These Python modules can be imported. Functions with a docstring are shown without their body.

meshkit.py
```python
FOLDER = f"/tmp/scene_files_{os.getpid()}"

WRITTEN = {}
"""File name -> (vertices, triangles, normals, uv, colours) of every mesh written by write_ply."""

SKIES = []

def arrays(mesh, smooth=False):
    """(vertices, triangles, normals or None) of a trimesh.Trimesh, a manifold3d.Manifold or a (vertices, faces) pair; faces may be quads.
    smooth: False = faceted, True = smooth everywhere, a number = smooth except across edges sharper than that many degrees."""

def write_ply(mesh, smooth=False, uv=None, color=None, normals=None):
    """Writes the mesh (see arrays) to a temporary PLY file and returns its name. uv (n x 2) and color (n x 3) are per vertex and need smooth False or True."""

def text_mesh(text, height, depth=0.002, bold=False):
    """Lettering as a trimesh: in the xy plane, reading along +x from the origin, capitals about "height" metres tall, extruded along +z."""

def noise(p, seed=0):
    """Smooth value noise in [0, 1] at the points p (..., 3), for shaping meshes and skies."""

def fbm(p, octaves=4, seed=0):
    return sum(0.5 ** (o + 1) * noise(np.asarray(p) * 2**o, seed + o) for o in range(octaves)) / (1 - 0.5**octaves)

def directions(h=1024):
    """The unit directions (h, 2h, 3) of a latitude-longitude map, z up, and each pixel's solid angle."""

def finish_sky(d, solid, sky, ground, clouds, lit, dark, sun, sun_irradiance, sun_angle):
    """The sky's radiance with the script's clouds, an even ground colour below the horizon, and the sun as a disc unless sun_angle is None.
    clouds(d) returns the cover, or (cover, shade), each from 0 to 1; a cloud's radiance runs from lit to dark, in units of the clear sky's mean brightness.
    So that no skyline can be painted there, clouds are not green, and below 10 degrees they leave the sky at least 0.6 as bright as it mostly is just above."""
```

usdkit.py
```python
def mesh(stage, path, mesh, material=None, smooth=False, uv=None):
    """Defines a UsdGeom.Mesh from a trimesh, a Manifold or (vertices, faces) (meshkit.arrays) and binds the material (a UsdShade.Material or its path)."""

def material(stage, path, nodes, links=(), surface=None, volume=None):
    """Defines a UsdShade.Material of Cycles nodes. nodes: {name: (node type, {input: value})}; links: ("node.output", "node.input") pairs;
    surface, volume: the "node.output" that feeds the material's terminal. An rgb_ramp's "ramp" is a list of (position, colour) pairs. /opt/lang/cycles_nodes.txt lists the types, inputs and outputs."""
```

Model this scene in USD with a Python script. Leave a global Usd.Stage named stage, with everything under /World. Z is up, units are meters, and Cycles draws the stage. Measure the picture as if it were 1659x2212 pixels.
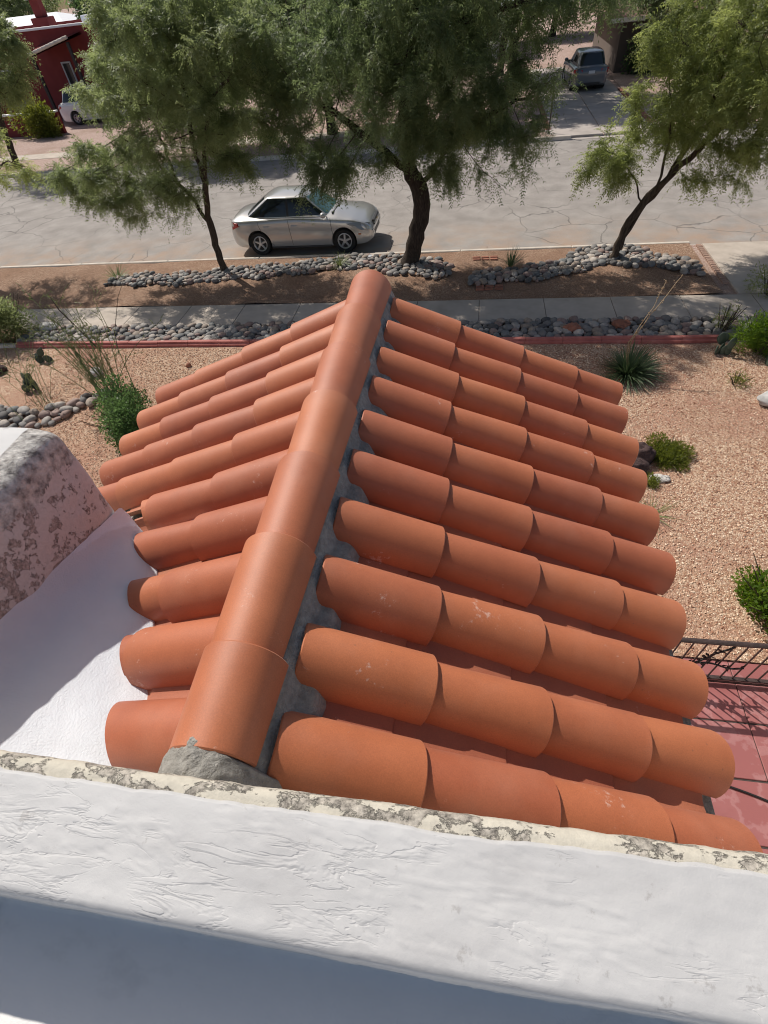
import math, numpy as np, trimesh, manifold3d as m3, usdkit, meshkit
from scipy.spatial import cKDTree
from pxr import Usd, UsdGeom, UsdLux, UsdShade, Gf, Sdf, Vt

stage = Usd.Stage.CreateInMemory()
UsdGeom.SetStageUpAxis(stage, UsdGeom.Tokens.z)
UsdGeom.SetStageMetersPerUnit(stage, 1.0)
UsdGeom.Xform.Define(stage, '/World')
UsdGeom.Scope.Define(stage, '/World/Looks')
rad = math.radians

# ------------------------------------------------------------------ camera, sky, sun, exposure
CAM = np.array([0.0, 0.0, 5.8])
pitch, roll, yaw = rad(47.65), rad(7.28), rad(-13.16)
fw = np.array([math.sin(yaw) * math.cos(pitch), math.cos(yaw) * math.cos(pitch), -math.sin(pitch)])
rt = np.array([math.cos(yaw), -math.sin(yaw), 0.0])
dn = np.cross(fw, rt)
rt2 = math.cos(roll) * rt + math.sin(roll) * dn
dn2 = -math.sin(roll) * rt + math.cos(roll) * dn
cam = UsdGeom.Camera.Define(stage, '/World/camera')
cam.AddTransformOp().Set(Gf.Matrix4d(*rt2, 0, *(-dn2), 0, *(-fw), 0, *CAM, 1))
cam.CreateFocalLengthAttr(24.0)
cam.CreateHorizontalApertureAttr(24.0 * 1659 / 1080)
cam.CreateVerticalApertureAttr(24.0 * 2212 / 1080)
cam.CreateClippingRangeAttr(Gf.Vec2f(0.05, 2000))
cam.CreateExposureAttr(-0.04)

SUN = np.array([-0.61, 0.57, 0.90]); SUN /= np.linalg.norm(SUN)
usdkit.material(stage, '/World/Looks/sky_look', {
    's': ('sky_texture', {'sky_type': 'single_scattering', 'sun_disc': False, 'sun_elevation': math.asin(SUN[2]),
                          'sun_rotation': math.atan2(SUN[0], SUN[1]), 'aerosol_density': 3.0}),
    'b': ('background_shader', {'strength': 0.082})}, [('s.color', 'b.color')], surface='b.background')
dome = UsdLux.DomeLight.Define(stage, '/World/sky')
UsdShade.MaterialBindingAPI.Apply(dome.GetPrim()).Bind(UsdShade.Material.Get(stage, '/World/Looks/sky_look'))
dome.GetPrim().SetCustomDataByKey('kind', 'structure')
sun = UsdLux.DistantLight.Define(stage, '/World/sun')
zx = SUN; xx = np.cross([0, 0, 1], zx); xx /= np.linalg.norm(xx); yx = np.cross(zx, xx)
sun.AddTransformOp().Set(Gf.Matrix4d(*xx, 0, *yx, 0, *zx, 0, 0, 0, 0, 1))
sun.CreateIntensityAttr(1.2); sun.CreateAngleAttr(0.53); sun.CreateColorAttr(Gf.Vec3f(1.0, 0.945, 0.87))
sun.GetPrim().CreateAttribute('inputs:normalize', Sdf.ValueTypeNames.Bool).Set(True)

# ------------------------------------------------------------------ helpers
_used = {}
def path_for(name, parent=None):
    base = (str(parent.GetPath()) if parent is not None else '/World') + '/' + name
    n = _used.get(base, 0); _used[base] = n + 1
    return base if n == 0 else f'{base}_{n:03d}'
def tag(p, label=None, cat=None, group=None, kind=None):
    for k, v in (('label', label), ('category', cat), ('group', group), ('kind', kind)):
        if v: p.SetCustomDataByKey(k, v)
    return p
def obj(name, mesh, mat, parent=None, smooth=False, **kw):
    return tag(usdkit.mesh(stage, path_for(name, parent), mesh, M[mat], smooth=smooth).GetPrim(), **kw)
def thing(name, label, cat, group=None, loc=(0, 0, 0), rz=0, kind=None):
    x = UsdGeom.Xform.Define(stage, path_for(name))
    if any(loc) or rz:
        x.AddTranslateOp().Set(Gf.Vec3d(*map(float, loc)))
        if rz: x.AddRotateZOp().Set(float(rz))
    return tag(x.GetPrim(), label, cat, group, kind)
def cat(ms): return trimesh.util.concatenate([trimesh.Trimesh(*[np.asarray(a) for a in (m if isinstance(m, tuple) else (m.vertices, m.faces))], process=False) for m in ms])
def box(x0, x1, y0, y1, z0, z1):
    b = trimesh.creation.box((x1 - x0, y1 - y0, z1 - z0)); b.apply_translation(((x0 + x1) / 2, (y0 + y1) / 2, (z0 + z1) / 2)); return b
def bevel_box(x0, x1, y0, y1, z0, z1, b=.01):
    p = [(x, y, z) for sx, x in ((1, x0), (-1, x1)) for sy, y in ((1, y0), (-1, y1)) for sz, z in ((1, z0), (-1, z1))
         for x, y, z in ((x + sx * b, y + sy * b, z), (x + sx * b, y, z + sz * b), (x, y + sy * b, z + sz * b))]
    return trimesh.convex.convex_hull(np.array(p))
def grid(P, close=False):
    """quads over an array of points (n, m, 3)"""
    n, m = P.shape[:2]; i = np.arange(n * m).reshape(n, m)
    q = np.stack([i[:-1, :-1], i[1:, :-1], i[1:, 1:], i[:-1, 1:]], -1).reshape(-1, 4)
    if close:
        c = np.stack([i[:-1, -1], i[1:, -1], i[1:, 0], i[:-1, 0]], -1).reshape(-1, 4); q = np.vstack([q, c])
    return trimesh.Trimesh(P.reshape(-1, 3), np.vstack([q[:, [0, 1, 2]], q[:, [0, 2, 3]]]), process=False)
def tube(pts, rads, n=6, cap=True):
    pts = np.asarray(pts, float); rads = np.broadcast_to(rads, len(pts)).astype(float)
    t = np.gradient(pts, axis=0); t /= np.linalg.norm(t, axis=1, keepdims=True) + 1e-9
    up = np.array([0, 0, 1.]) if abs(t[0, 2]) < .9 else np.array([1., 0, 0])
    rows = []
    for k in range(len(pts)):
        a = np.cross(up, t[k]); a /= np.linalg.norm(a) + 1e-9; b = np.cross(t[k], a); up = b * .5 + up * .5
        th = np.arange(n) / n * 2 * np.pi
        rows.append(pts[k] + rads[k] * (np.cos(th)[:, None] * a + np.sin(th)[:, None] * b))
    g = grid(np.array(rows), True)
    if cap:
        v = np.vstack([g.vertices, pts[:1], pts[-1:]]); m = len(g.vertices); L = (len(pts) - 1) * n
        f = [[m, (k + 1) % n, k] for k in range(n)] + [[m + 1, L + k, L + (k + 1) % n] for k in range(n)]
        g = trimesh.Trimesh(v, np.vstack([g.faces, f]), process=False)
    return g
def leaves(c, d, n, L, W, fold=.0):
    """diamond leaves: base c, direction d, normal n, length L, width W -> (verts, faces)"""
    c, d, n = (np.asarray(a, float) for a in (c, d, n)); L = np.broadcast_to(L, len(c))[:, None]; W = np.broadcast_to(W, len(c))[:, None]
    d = d / (np.linalg.norm(d, axis=1, keepdims=True) + 1e-9); s = np.cross(d, n); s /= np.linalg.norm(s, axis=1, keepdims=True) + 1e-9
    nn = np.cross(s, d)
    v = np.stack([c, c + d * L * .45 + s * W / 2 + nn * W * fold, c + d * L, c + d * L * .45 - s * W / 2 + nn * W * fold], 1).reshape(-1, 3)
    i = np.arange(len(c))[:, None] * 4
    return v, np.vstack([i + [0, 1, 2], i + [0, 2, 3]])
def unit(a): return a / (np.linalg.norm(a, axis=-1, keepdims=True) + 1e-9)
fbm = meshkit.fbm
def srgb(*c): return tuple(((v / 255) / 12.92 if v / 255 < .04045 else ((v / 255 + .055) / 1.055) ** 2.4) for v in c)

# ------------------------------------------------------------------ materials
M = {}
def mat(name, nodes, links, surface='p.BSDF'):
    M[name] = usdkit.material(stage, '/World/Looks/' + name, nodes, links, surface=surface)
def plain(name, c, rough=.6, spec=.5, metal=0., **kw):
    mat(name, {'p': ('principled_bsdf', dict(base_color=c, roughness=rough, specular_ior_level=spec, metallic=metal, **kw))}, [])
def mottled(name, stops, scale=8, detail=6, rough=.8, spec=.3, bump=.0, bscale=60, bdist=.01, vec=(1, 1, 1), rnd=0., rstops=None, space='position'):
    """noise-driven colour; optional fine bump; rnd varies the value per object"""
    nd = {'g': ('geometry', {}), 'm': ('mapping', {'scale': vec}), 'n': ('noise_texture', {'scale': scale, 'detail': detail, 'roughness': .6}),
          'r': ('rgb_ramp', {'ramp': stops}), 'p': ('principled_bsdf', {'roughness': rough, 'specular_ior_level': spec})}
    ln = [('g.position', 'm.vector'), ('m.vector', 'n.vector'), ('n.fac', 'r.fac')]
    out = 'r.color'
    if rnd:
        nd['o'] = ('object_info', {}); nd['mr'] = ('map_range', {'from_min': 0., 'from_max': 1., 'to_min': 1 - rnd, 'to_max': 1 + rnd})
        nd['h'] = ('hsv', {'hue': .5, 'saturation': 1., 'fac': 1.})
        ln += [('o.random', 'mr.value'), ('mr.result', 'h.value'), (out, 'h.color')]; out = 'h.color'
    if bump:
        nd['b2'] = ('noise_texture', {'scale': bscale, 'detail': 8, 'roughness': .65}); nd['b'] = ('bump', {'strength': bump, 'distance': bdist})
        ln += [('g.position', 'b2.vector'), ('b2.fac', 'b.height'), ('b.normal', 'p.normal')]
    ln.append((out, 'p.base_color'))
    mat(name, nd, ln)

def terracotta(name, a, b):
    mat(name, {
        'g': ('geometry', {}), 'o': ('object_info', {}),
        'n1': ('noise_texture', {'scale': 5., 'detail': 5., 'roughness': .6}),
        'n2': ('noise_texture', {'scale': 900., 'detail': 2.}),
        'r1': ('rgb_ramp', {'ramp': [(.3, a), (.72, b)]}),
        'mr': ('map_range', {'from_min': 0., 'from_max': 1., 'to_min': .89, 'to_max': 1.10}),
        'mh': ('map_range', {'from_min': 0., 'from_max': 1., 'to_min': .4965, 'to_max': .5035}),
        'h': ('hsv', {'hue': .5, 'saturation': 1., 'fac': 1.}),
        # pale scuffs and specks
        'mp': ('mapping', {'scale': (1., 1., 1.)}),
        's1': ('noise_texture', {'scale': 5.5, 'detail': 2.}), 's2': ('noise_texture', {'scale': 42., 'detail': 6., 'roughness': .75}),
        'sm': ('math', {'math_type': 'multiply'}), 'sr': ('rgb_ramp', {'ramp': [(.40, (0, 0, 0)), (.46, (1, 1, 1))]}),
        'v': ('voronoi_texture', {'scale': 16.}), 'vr': ('rgb_ramp', {'ramp': [(.035, (1, 1, 1)), (.06, (0, 0, 0))]}),
        'mx': ('mix', {'mix_type': 'mix', 'color2': (.62, .45, .38)}), 'mx2': ('mix', {'mix_type': 'mix', 'color2': (.16, .07, .045)}),
        'sf': ('math', {'math_type': 'multiply', 'value2': .55}), 'vf': ('math', {'math_type': 'multiply', 'value2': .5}),
        'gr': ('noise_texture', {'scale': 260., 'detail': 3., 'roughness': .7}), 'grr': ('rgb_ramp', {'ramp': [(.3, (.86, .86, .86)), (.7, (1.12, 1.12, 1.12))]}), 'gm': ('mix', {'mix_type': 'multiply', 'fac': 1.}),
        'd': ('noise_texture', {'scale': 3.2, 'detail': 7., 'roughness': .65}), 'dr': ('rgb_ramp', {'ramp': [(.50, (0, 0, 0)), (.74, (1, 1, 1))]}), 'df': ('math', {'math_type': 'multiply', 'value2': .14}), 'dm': ('mix', {'mix_type': 'mix', 'color2': (.50, .30, .22)}),
        'b': ('bump', {'strength': .2, 'distance': .002}),
        'p': ('principled_bsdf', {'roughness': .54, 'specular_ior_level': .5, 'sheen_weight': .14, 'sheen_roughness': .45, 'sheen_tint': (1., .80, .74)})},
        [('g.position', 'n1.vector'), ('g.position', 'n2.vector'), ('n1.fac', 'r1.fac'), ('o.random', 'mr.value'), ('mr.result', 'h.value'), ('o.random', 'mh.value'), ('mh.result', 'h.hue'),
         ('r1.color', 'h.color'), ('g.position', 's1.vector'), ('g.position', 's2.vector'), ('s1.fac', 'sm.value1'), ('s2.fac', 'sm.value2'), ('sm.value', 'sr.fac'),
         ('sr.color', 'sf.value1'), ('sf.value', 'mx.fac'), ('h.color', 'mx.color1'), ('g.position', 'v.vector'), ('v.distance', 'vr.fac'), ('vr.color', 'vf.value1'),
         ('vf.value', 'mx2.fac'), ('mx.color', 'mx2.color1'), ('g.position', 'gr.vector'), ('gr.fac', 'grr.fac'), ('mx2.color', 'gm.color1'), ('grr.color', 'gm.color2'), ('g.position', 'd.vector'), ('d.fac', 'dr.fac'), ('dr.color', 'df.value1'), ('df.value', 'dm.fac'), ('gm.color', 'dm.color1'), ('dm.color', 'p.base_color'), ('n2.fac', 'b.height'), ('b.normal', 'p.normal')])
terracotta('terracotta', (.36, .104, .043), (.445, .137, .058))
terracotta('terracotta_pan', (.33, .105, .052), (.40, .133, .066))
mottled('mortar', [(.3, (.25, .24, .215)), (.5, (.33, .315, .285)), (.7, (.41, .395, .36))], scale=40, detail=9, rough=.97, bump=1., bscale=110, bdist=.012)
mat('white_coating', {
    'g': ('geometry', {}), 'm': ('mapping', {'scale': (.42, 1., 1.)}), 'm2': ('mapping', {'scale': (1., 1., 1.)}),
    'n': ('noise_texture', {'scale': 7., 'detail': 8., 'roughness': .6}), 'r': ('rgb_ramp', {'ramp': [(.28, (.40, .395, .395)), (.45, (.47, .467, .465)), (.7, (.51, .508, .505))]}),
    'mc': ('mapping', {'scale': (.22, 1., 1.)}), 'c': ('noise_texture', {'scale': 26., 'detail': 4., 'roughness': .6, 'distortion': .4}), 'cr': ('rgb_ramp', {'ramp': [(.478, (0, 0, 0)), (.494, (1, 1, 1)), (.56, (0, 0, 0))]}),
    'k': ('noise_texture', {'scale': 6., 'detail': 2.}), 'kr': ('rgb_ramp', {'ramp': [(.50, (0, 0, 0)), (.66, (1, 1, 1))]}), 'ck': ('math', {'math_type': 'multiply'}),
    'f': ('noise_texture', {'scale': 70., 'detail': 8., 'roughness': .7}), 's': ('noise_texture', {'scale': 24., 'detail': 6., 'roughness': .7}), 'sr': ('rgb_ramp', {'ramp': [(.625, (0, 0, 0)), (.685, (1, 1, 1))]}),
    'sf': ('math', {'math_type': 'multiply', 'value2': .5}), 'cf': ('math', {'math_type': 'multiply', 'value2': .10}),
    'mx': ('mix', {'mix_type': 'mix', 'color2': (.27, .255, .245)}), 'mx2': ('mix', {'mix_type': 'mix', 'color2': (.20, .195, .20)}),
    'h1': ('math', {'math_type': 'multiply', 'value2': -.8}), 'h': ('math', {'math_type': 'multiply_add', 'value2': .35}), 'h3': ('math', {'math_type': 'multiply_add', 'value2': .4}),
    'b': ('bump', {'strength': .34, 'distance': .006}), 'p': ('principled_bsdf', {'roughness': .62, 'specular_ior_level': .35})},
    [('g.position', 'm.vector'), ('g.position', 'm2.vector'), ('m.vector', 'n.vector'), ('n.fac', 'r.fac'), ('g.position', 'mc.vector'), ('mc.vector', 'c.vector'), ('c.fac', 'cr.fac'), ('g.position', 'k.vector'), ('k.fac', 'kr.fac'),
     ('cr.color', 'ck.value1'), ('kr.color', 'ck.value2'), ('m2.vector', 'f.vector'), ('g.position', 's.vector'), ('s.fac', 'sr.fac'), ('sr.color', 'sf.value1'), ('ck.value', 'cf.value1'),
     ('sf.value', 'mx.fac'), ('r.color', 'mx.color1'), ('cf.value', 'mx2.fac'), ('mx.color', 'mx2.color1'), ('mx2.color', 'p.base_color'),
     ('ck.value', 'h1.value1'), ('f.fac', 'h.value1'), ('h1.value', 'h.value3'), ('n.fac', 'h3.value1'), ('h.value', 'h3.value3'), ('h3.value', 'b.height'), ('b.normal', 'p.normal')])
mottled('cricket_white', [(.3, (.66, .69, .735)), (.7, (.72, .745, .785))], scale=6, rough=.5, bump=.55, bscale=150, bdist=.006)  # white tinted blue: the cool of its shade is put into the colour
mottled('deck_grey', [(.25, (.60, .59, .57)), (.45, (.78, .765, .74)), (.7, (.82, .805, .78))], scale=7, detail=9, rough=.7, bump=.4, bscale=120, bdist=.003, vec=(.6, 1, 1))
mottled('house_wall', [(.3, (.72, .70, .66)), (.7, (.78, .76, .72))], scale=3, rough=.9, bump=.4, bscale=60)
def peeling(name, paint, base, dark, lo, hi, scale=11., vec=(1, 1, 1), bump=.9):
    mat(name, {
        'g': ('geometry', {}), 'm': ('mapping', {'scale': vec}),
        'n': ('noise_texture', {'scale': scale, 'detail': 9., 'roughness': .68, 'distortion': .25}),
        'n3': ('noise_texture', {'scale': 2.2, 'detail': 3.}), 'sub': ('math', {'math_type': 'multiply_add', 'value2': .45}),
        'k': ('rgb_ramp', {'ramp': [(lo, (1, 1, 1)), (hi, (0, 0, 0))]}),
        'n2': ('noise_texture', {'scale': 60., 'detail': 7., 'roughness': .7}),
        'rb': ('rgb_ramp', {'ramp': [(.34, dark), (.52, base), (.68, tuple(min(1, 1.5 * c) for c in base))]}),
        'rp': ('rgb_ramp', {'ramp': [(.3, tuple(.86 * c for c in paint)), (.62, paint)]}),
        'mx': ('mix', {'mix_type': 'mix'}),
        'h1': ('math', {'math_type': 'multiply', 'value2': -.55}), 'h': ('math', {'math_type': 'multiply_add', 'value2': .35}),
        'b': ('bump', {'strength': bump, 'distance': .008}),
        'p': ('principled_bsdf', {'roughness': .9, 'specular_ior_level': .2})},
        [('g.position', 'm.vector'), ('m.vector', 'n.vector'), ('g.position', 'n3.vector'), ('n3.fac', 'sub.value1'), ('n.fac', 'sub.value3'), ('sub.value', 'k.fac'),
         ('g.position', 'n2.vector'), ('n2.fac', 'rb.fac'), ('n2.fac', 'rp.fac'), ('k.color', 'mx.fac'), ('rp.color', 'mx.color1'), ('rb.color', 'mx.color2'),
         ('k.color', 'h1.value1'), ('n2.fac', 'h.value1'), ('h1.value', 'h.value3'), ('h.value', 'b.height'), ('b.normal', 'p.normal'), ('mx.color', 'p.base_color')])
peeling('cream_stucco', (.54, .505, .425), (.36, .33, .285), (.10, .09, .08), .685, .72, 19., (.7, 1, 1))
peeling('peeling_stucco', (.58, .53, .50), (.36, .305, .275), (.12, .095, .085), .695, .71, 19.)
mottled('bare_cement', [(.34, (.17, .155, .145)), (.46, (.42, .395, .37)), (.64, (.70, .67, .63))], scale=30, detail=9, rough=.95, bump=1., bscale=70, bdist=.014)

# ground materials
def gravel_mat(name, cols, dirt, vscale, dscale=.55, dlo=.45, dhi=.6):
    mat(name, {
        'g': ('geometry', {}), 'v': ('voronoi_texture', {'scale': vscale, 'randomness': 1.}), 'sep': ('separate_color', {}),
        'r': ('rgb_ramp', {'ramp': cols}), 'e': ('voronoi_texture', {'scale': vscale, 'feature': 'distance_to_edge'}),
        'er': ('rgb_ramp', {'ramp': [(0., (.42, .38, .36)), (.12, (1, 1, 1))]}), 'mul': ('mix', {'mix_type': 'multiply', 'fac': 1.}),
        'n': ('noise_texture', {'scale': dscale, 'detail': 6., 'roughness': .65}), 'nr': ('rgb_ramp', {'ramp': [(dlo, (0, 0, 0)), (dhi, (1, 1, 1))]}),
        'n2': ('noise_texture', {'scale': 30., 'detail': 6.}), 'dr': ('rgb_ramp', {'ramp': [(.35, tuple(.6 * c for c in dirt)), (.65, tuple(1.3 * c for c in dirt))]}),
        'mx': ('mix', {'mix_type': 'mix'}), 'b': ('bump', {'strength': .8, 'distance': .02}),
        'p': ('principled_bsdf', {'roughness': .95, 'specular_ior_level': .15})},
        [('g.position', 'v.vector'), ('g.position', 'e.vector'), ('g.position', 'n.vector'), ('g.position', 'n2.vector'), ('v.color', 'sep.color'), ('sep.r', 'r.fac'),
         ('e.distance', 'er.fac'), ('r.color', 'mul.color1'), ('er.color', 'mul.color2'), ('n.fac', 'nr.fac'), ('n2.fac', 'dr.fac'), ('nr.color', 'mx.fac'),
         ('mul.color', 'mx.color1'), ('dr.color', 'mx.color2'), ('mx.color', 'p.base_color'), ('e.distance', 'b.height'), ('b.normal', 'p.normal')])
GR = [(0., (.33, .175, .115)), (.3, (.46, .285, .19)), (.6, (.57, .395, .275)), (.85, (.67, .52, .385)), (1., (.39, .24, .175))]
gravel_mat('yard_gravel', GR, (.36, .20, .14), 38., .6, .46, .64)
gravel_mat('soil', [(0., (.25, .155, .105)), (.5, (.35, .225, .155)), (.8, (.44, .30, .215)), (1., (.53, .40, .30))], (.26, .16, .108), 42., .9, .4, .62)
gravel_mat('far_gravel', [(0., (.36, .24, .2)), (.5, (.50, .37, .32)), (1., (.62, .5, .44))], (.34, .24, .19), 30., .25, .5, .65)
for i, c in enumerate([(.34, .175, .115), (.49, .305, .205), (.62, .445, .315), (.78, .62, .47)]): plain(f'pebble_{"abcd"[i]}', c, .9, .2)
mat('asphalt', {
    'g': ('geometry', {}), 'w': ('noise_texture', {'scale': 1.1, 'detail': 4.}), 'ws': ('vector_math', {'math_type': 'scale', 'scale': .55}), 'wa': ('vector_math', {'math_type': 'add'}),
    'e': ('voronoi_texture', {'scale': .62, 'feature': 'distance_to_edge'}), 'er': ('rgb_ramp', {'ramp': [(.0, (1, 1, 1)), (.007, (.75, .75, .75)), (.015, (0, 0, 0))]}),
    'cn': ('noise_texture', {'scale': .32, 'detail': 2.}), 'cr': ('rgb_ramp', {'ramp': [(.45, (0, 0, 0)), (.58, (1, 1, 1))]}), 'cm': ('math', {'math_type': 'multiply'}),
    'cm2': ('math', {'math_type': 'multiply', 'value2': .62}),
    'n': ('noise_texture', {'scale': 1.3, 'detail': 8., 'roughness': .6}), 'r': ('rgb_ramp', {'ramp': [(.3, (.255, .232, .212)), (.55, (.325, .297, .273)), (.75, (.38, .35, .322))]}),
    'sx': ('separate_xyz', {}), 'ym': ('map_range', {'from_min': 18.2, 'from_max': 15.6, 'to_min': 0., 'to_max': 1., 'clamp': True}),
    'dn': ('noise_texture', {'scale': .9, 'detail': 7., 'roughness': .65}), 'dr': ('rgb_ramp', {'ramp': [(.42, (0, 0, 0)), (.62, (1, 1, 1))]}), 'dm': ('math', {'math_type': 'multiply'}),
    'dc': ('mix', {'mix_type': 'mix', 'color2': (.37, .27, .205)}), 'fn': ('noise_texture', {'scale': 240., 'detail': 2.}), 'fr': ('rgb_ramp', {'ramp': [(.35, (.72, .72, .72)), (.65, (1.2, 1.2, 1.2))]}),
    'fm': ('mix', {'mix_type': 'multiply', 'fac': 1.}), 'mx': ('mix', {'mix_type': 'mix', 'color2': (.055, .05, .047)}),
    'b': ('bump', {'strength': .4, 'distance': .01}), 'p': ('principled_bsdf', {'roughness': .9, 'specular_ior_level': .25})},
    [('g.position', 'w.vector'), ('w.color', 'ws.vector1'), ('g.position', 'wa.vector1'), ('ws.vector', 'wa.vector2'), ('wa.vector', 'e.vector'), ('e.distance', 'er.fac'),
     ('g.position', 'cn.vector'), ('cn.fac', 'cr.fac'), ('er.color', 'cm.value1'), ('cr.color', 'cm.value2'), ('cm.value', 'cm2.value1'),
     ('g.position', 'n.vector'), ('n.fac', 'r.fac'), ('g.position', 'sx.vector'), ('sx.y', 'ym.value'), ('g.position', 'dn.vector'), ('dn.fac', 'dr.fac'),
     ('dr.color', 'dm.value1'), ('ym.result', 'dm.value2'), ('dm.value', 'dc.fac'), ('r.color', 'dc.color1'), ('g.position', 'fn.vector'), ('fn.fac', 'fr.fac'),
     ('dc.color', 'fm.color1'), ('fr.color', 'fm.color2'), ('fm.color', 'mx.color1'), ('cm2.value', 'mx.fac'), ('mx.color', 'p.base_color'), ('fn.fac', 'b.height'), ('b.normal', 'p.normal')])
mottled('concrete', [(.3, (.40, .345, .29)), (.6, (.50, .435, .37)), (.8, (.56, .49, .42))], scale=2.5, detail=9, rough=.92, bump=.3, bscale=90, bdist=.004, rnd=.05)
mottled('kerb_concrete', [(.3, (.46, .40, .34)), (.6, (.60, .54, .47)), (.8, (.68, .62, .55))], scale=3, detail=9, rough=.92, bump=.3, bscale=60, rnd=.06)
mottled('drive_concrete', [(.3, (.34, .30, .27)), (.6, (.44, .39, .355)), (.8, (.5, .45, .41))], scale=1.2, detail=9, rough=.92, rnd=.06)
mottled('red_edging', [(.3, (.33, .10, .085)), (.6, (.43, .15, .125)), (.8, (.52, .24, .2))], scale=5, detail=8, rough=.75, bump=.2, rnd=.07)
mottled('dusty_brick', [(.3, (.27, .17, .13)), (.7, (.38, .26, .2))], scale=9, rough=.95, bump=.4, rnd=.12)
mottled('brick_red', [(.3, (.22, .09, .06)), (.7, (.33, .15, .1))], scale=9, rough=.95, bump=.4, rnd=.15)
mottled('patio_red', [(.44, (.30, .105, .10)), (.462, (.345, .15, .145)), (.5, (.37, .165, .16)), (.515, (.32, .12, .115)), (.7, (.29, .10, .095))], scale=1.9, detail=5, rough=.55, spec=.4, bump=.1, bscale=80, rnd=.03)
mottled('iron', [(.35, (.035, .024, .022)), (.7, (.075, .05, .045))], scale=20, rough=.5, spec=.5)
plain('black_iron', (.012, .011, .011), .55)
plain('joint_dark', (.06, .045, .04), .95)
for i, c in enumerate([(.19, .18, .172), (.31, .285, .26), (.26, .185, .16), (.10, .095, .092), (.29, .235, .19), (.165, .168, .165), (.42, .375, .33)]):
    mottled('stone_' + 'abcdefg'[i], [(.3, tuple(.72 * v for v in c)), (.7, tuple(1.2 * v for v in c))], scale=14, rough=.75, spec=.35, rnd=.12)
mottled('lava_rock', [(.3, (.035, .022, .022)), (.7, (.11, .07, .065))], scale=16, rough=.95, bump=1., bscale=30, bdist=.03)
mottled('pale_rock', [(.3, (.30, .295, .285)), (.7, (.50, .485, .46))], scale=12, rough=.9, bump=.4)
mottled('red_stucco', [(.3, (.165, .032, .030)), (.7, (.205, .042, .038))], scale=2, rough=.95, bump=.3)
mottled('grey_stucco', [(.3, (.40, .41, .43)), (.7, (.47, .48, .5))], scale=2, rough=.95)
mottled('brown_shingle', [(.3, (.17, .105, .08)), (.55, (.25, .16, .125)), (.75, (.33, .22, .17))], scale=14, detail=6, rough=.95, vec=(.6, 1, 3))
plain('eave_shade_wall', (.11, .085, .07), .95); plain('white_paint', (.78, .77, .74), .6); plain('roof_white', (.74, .75, .78), .7)  # first one: brown wall darkened to stand for deep porch shade under the eave
plain('dark_wood', (.03, .022, .02), .7); plain('dark_glass', (.012, .014, .016), .12, .6)
def bark(name, a, b):
    mat(name, {'g': ('geometry', {}), 'm': ('mapping', {'scale': (14., 14., 3.)}), 'n': ('noise_texture', {'scale': 2.2, 'detail': 8., 'roughness': .7}),
               'r': ('rgb_ramp', {'ramp': [(.35, a), (.65, b)]}), 'b': ('bump', {'strength': .9, 'distance': .03}), 'p': ('principled_bsdf', {'roughness': .95, 'specular_ior_level': .15})},
        [('g.position', 'm.vector'), ('m.vector', 'n.vector'), ('n.fac', 'r.fac'), ('r.color', 'p.base_color'), ('n.fac', 'b.height'), ('b.normal', 'p.normal')])
bark('mesquite_bark', (.022, .017, .014), (.075, .058, .047)); bark('young_bark', (.035, .026, .02), (.115, .088, .065)); bark('twig_bark', (.05, .038, .03), (.12, .095, .07))
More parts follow.
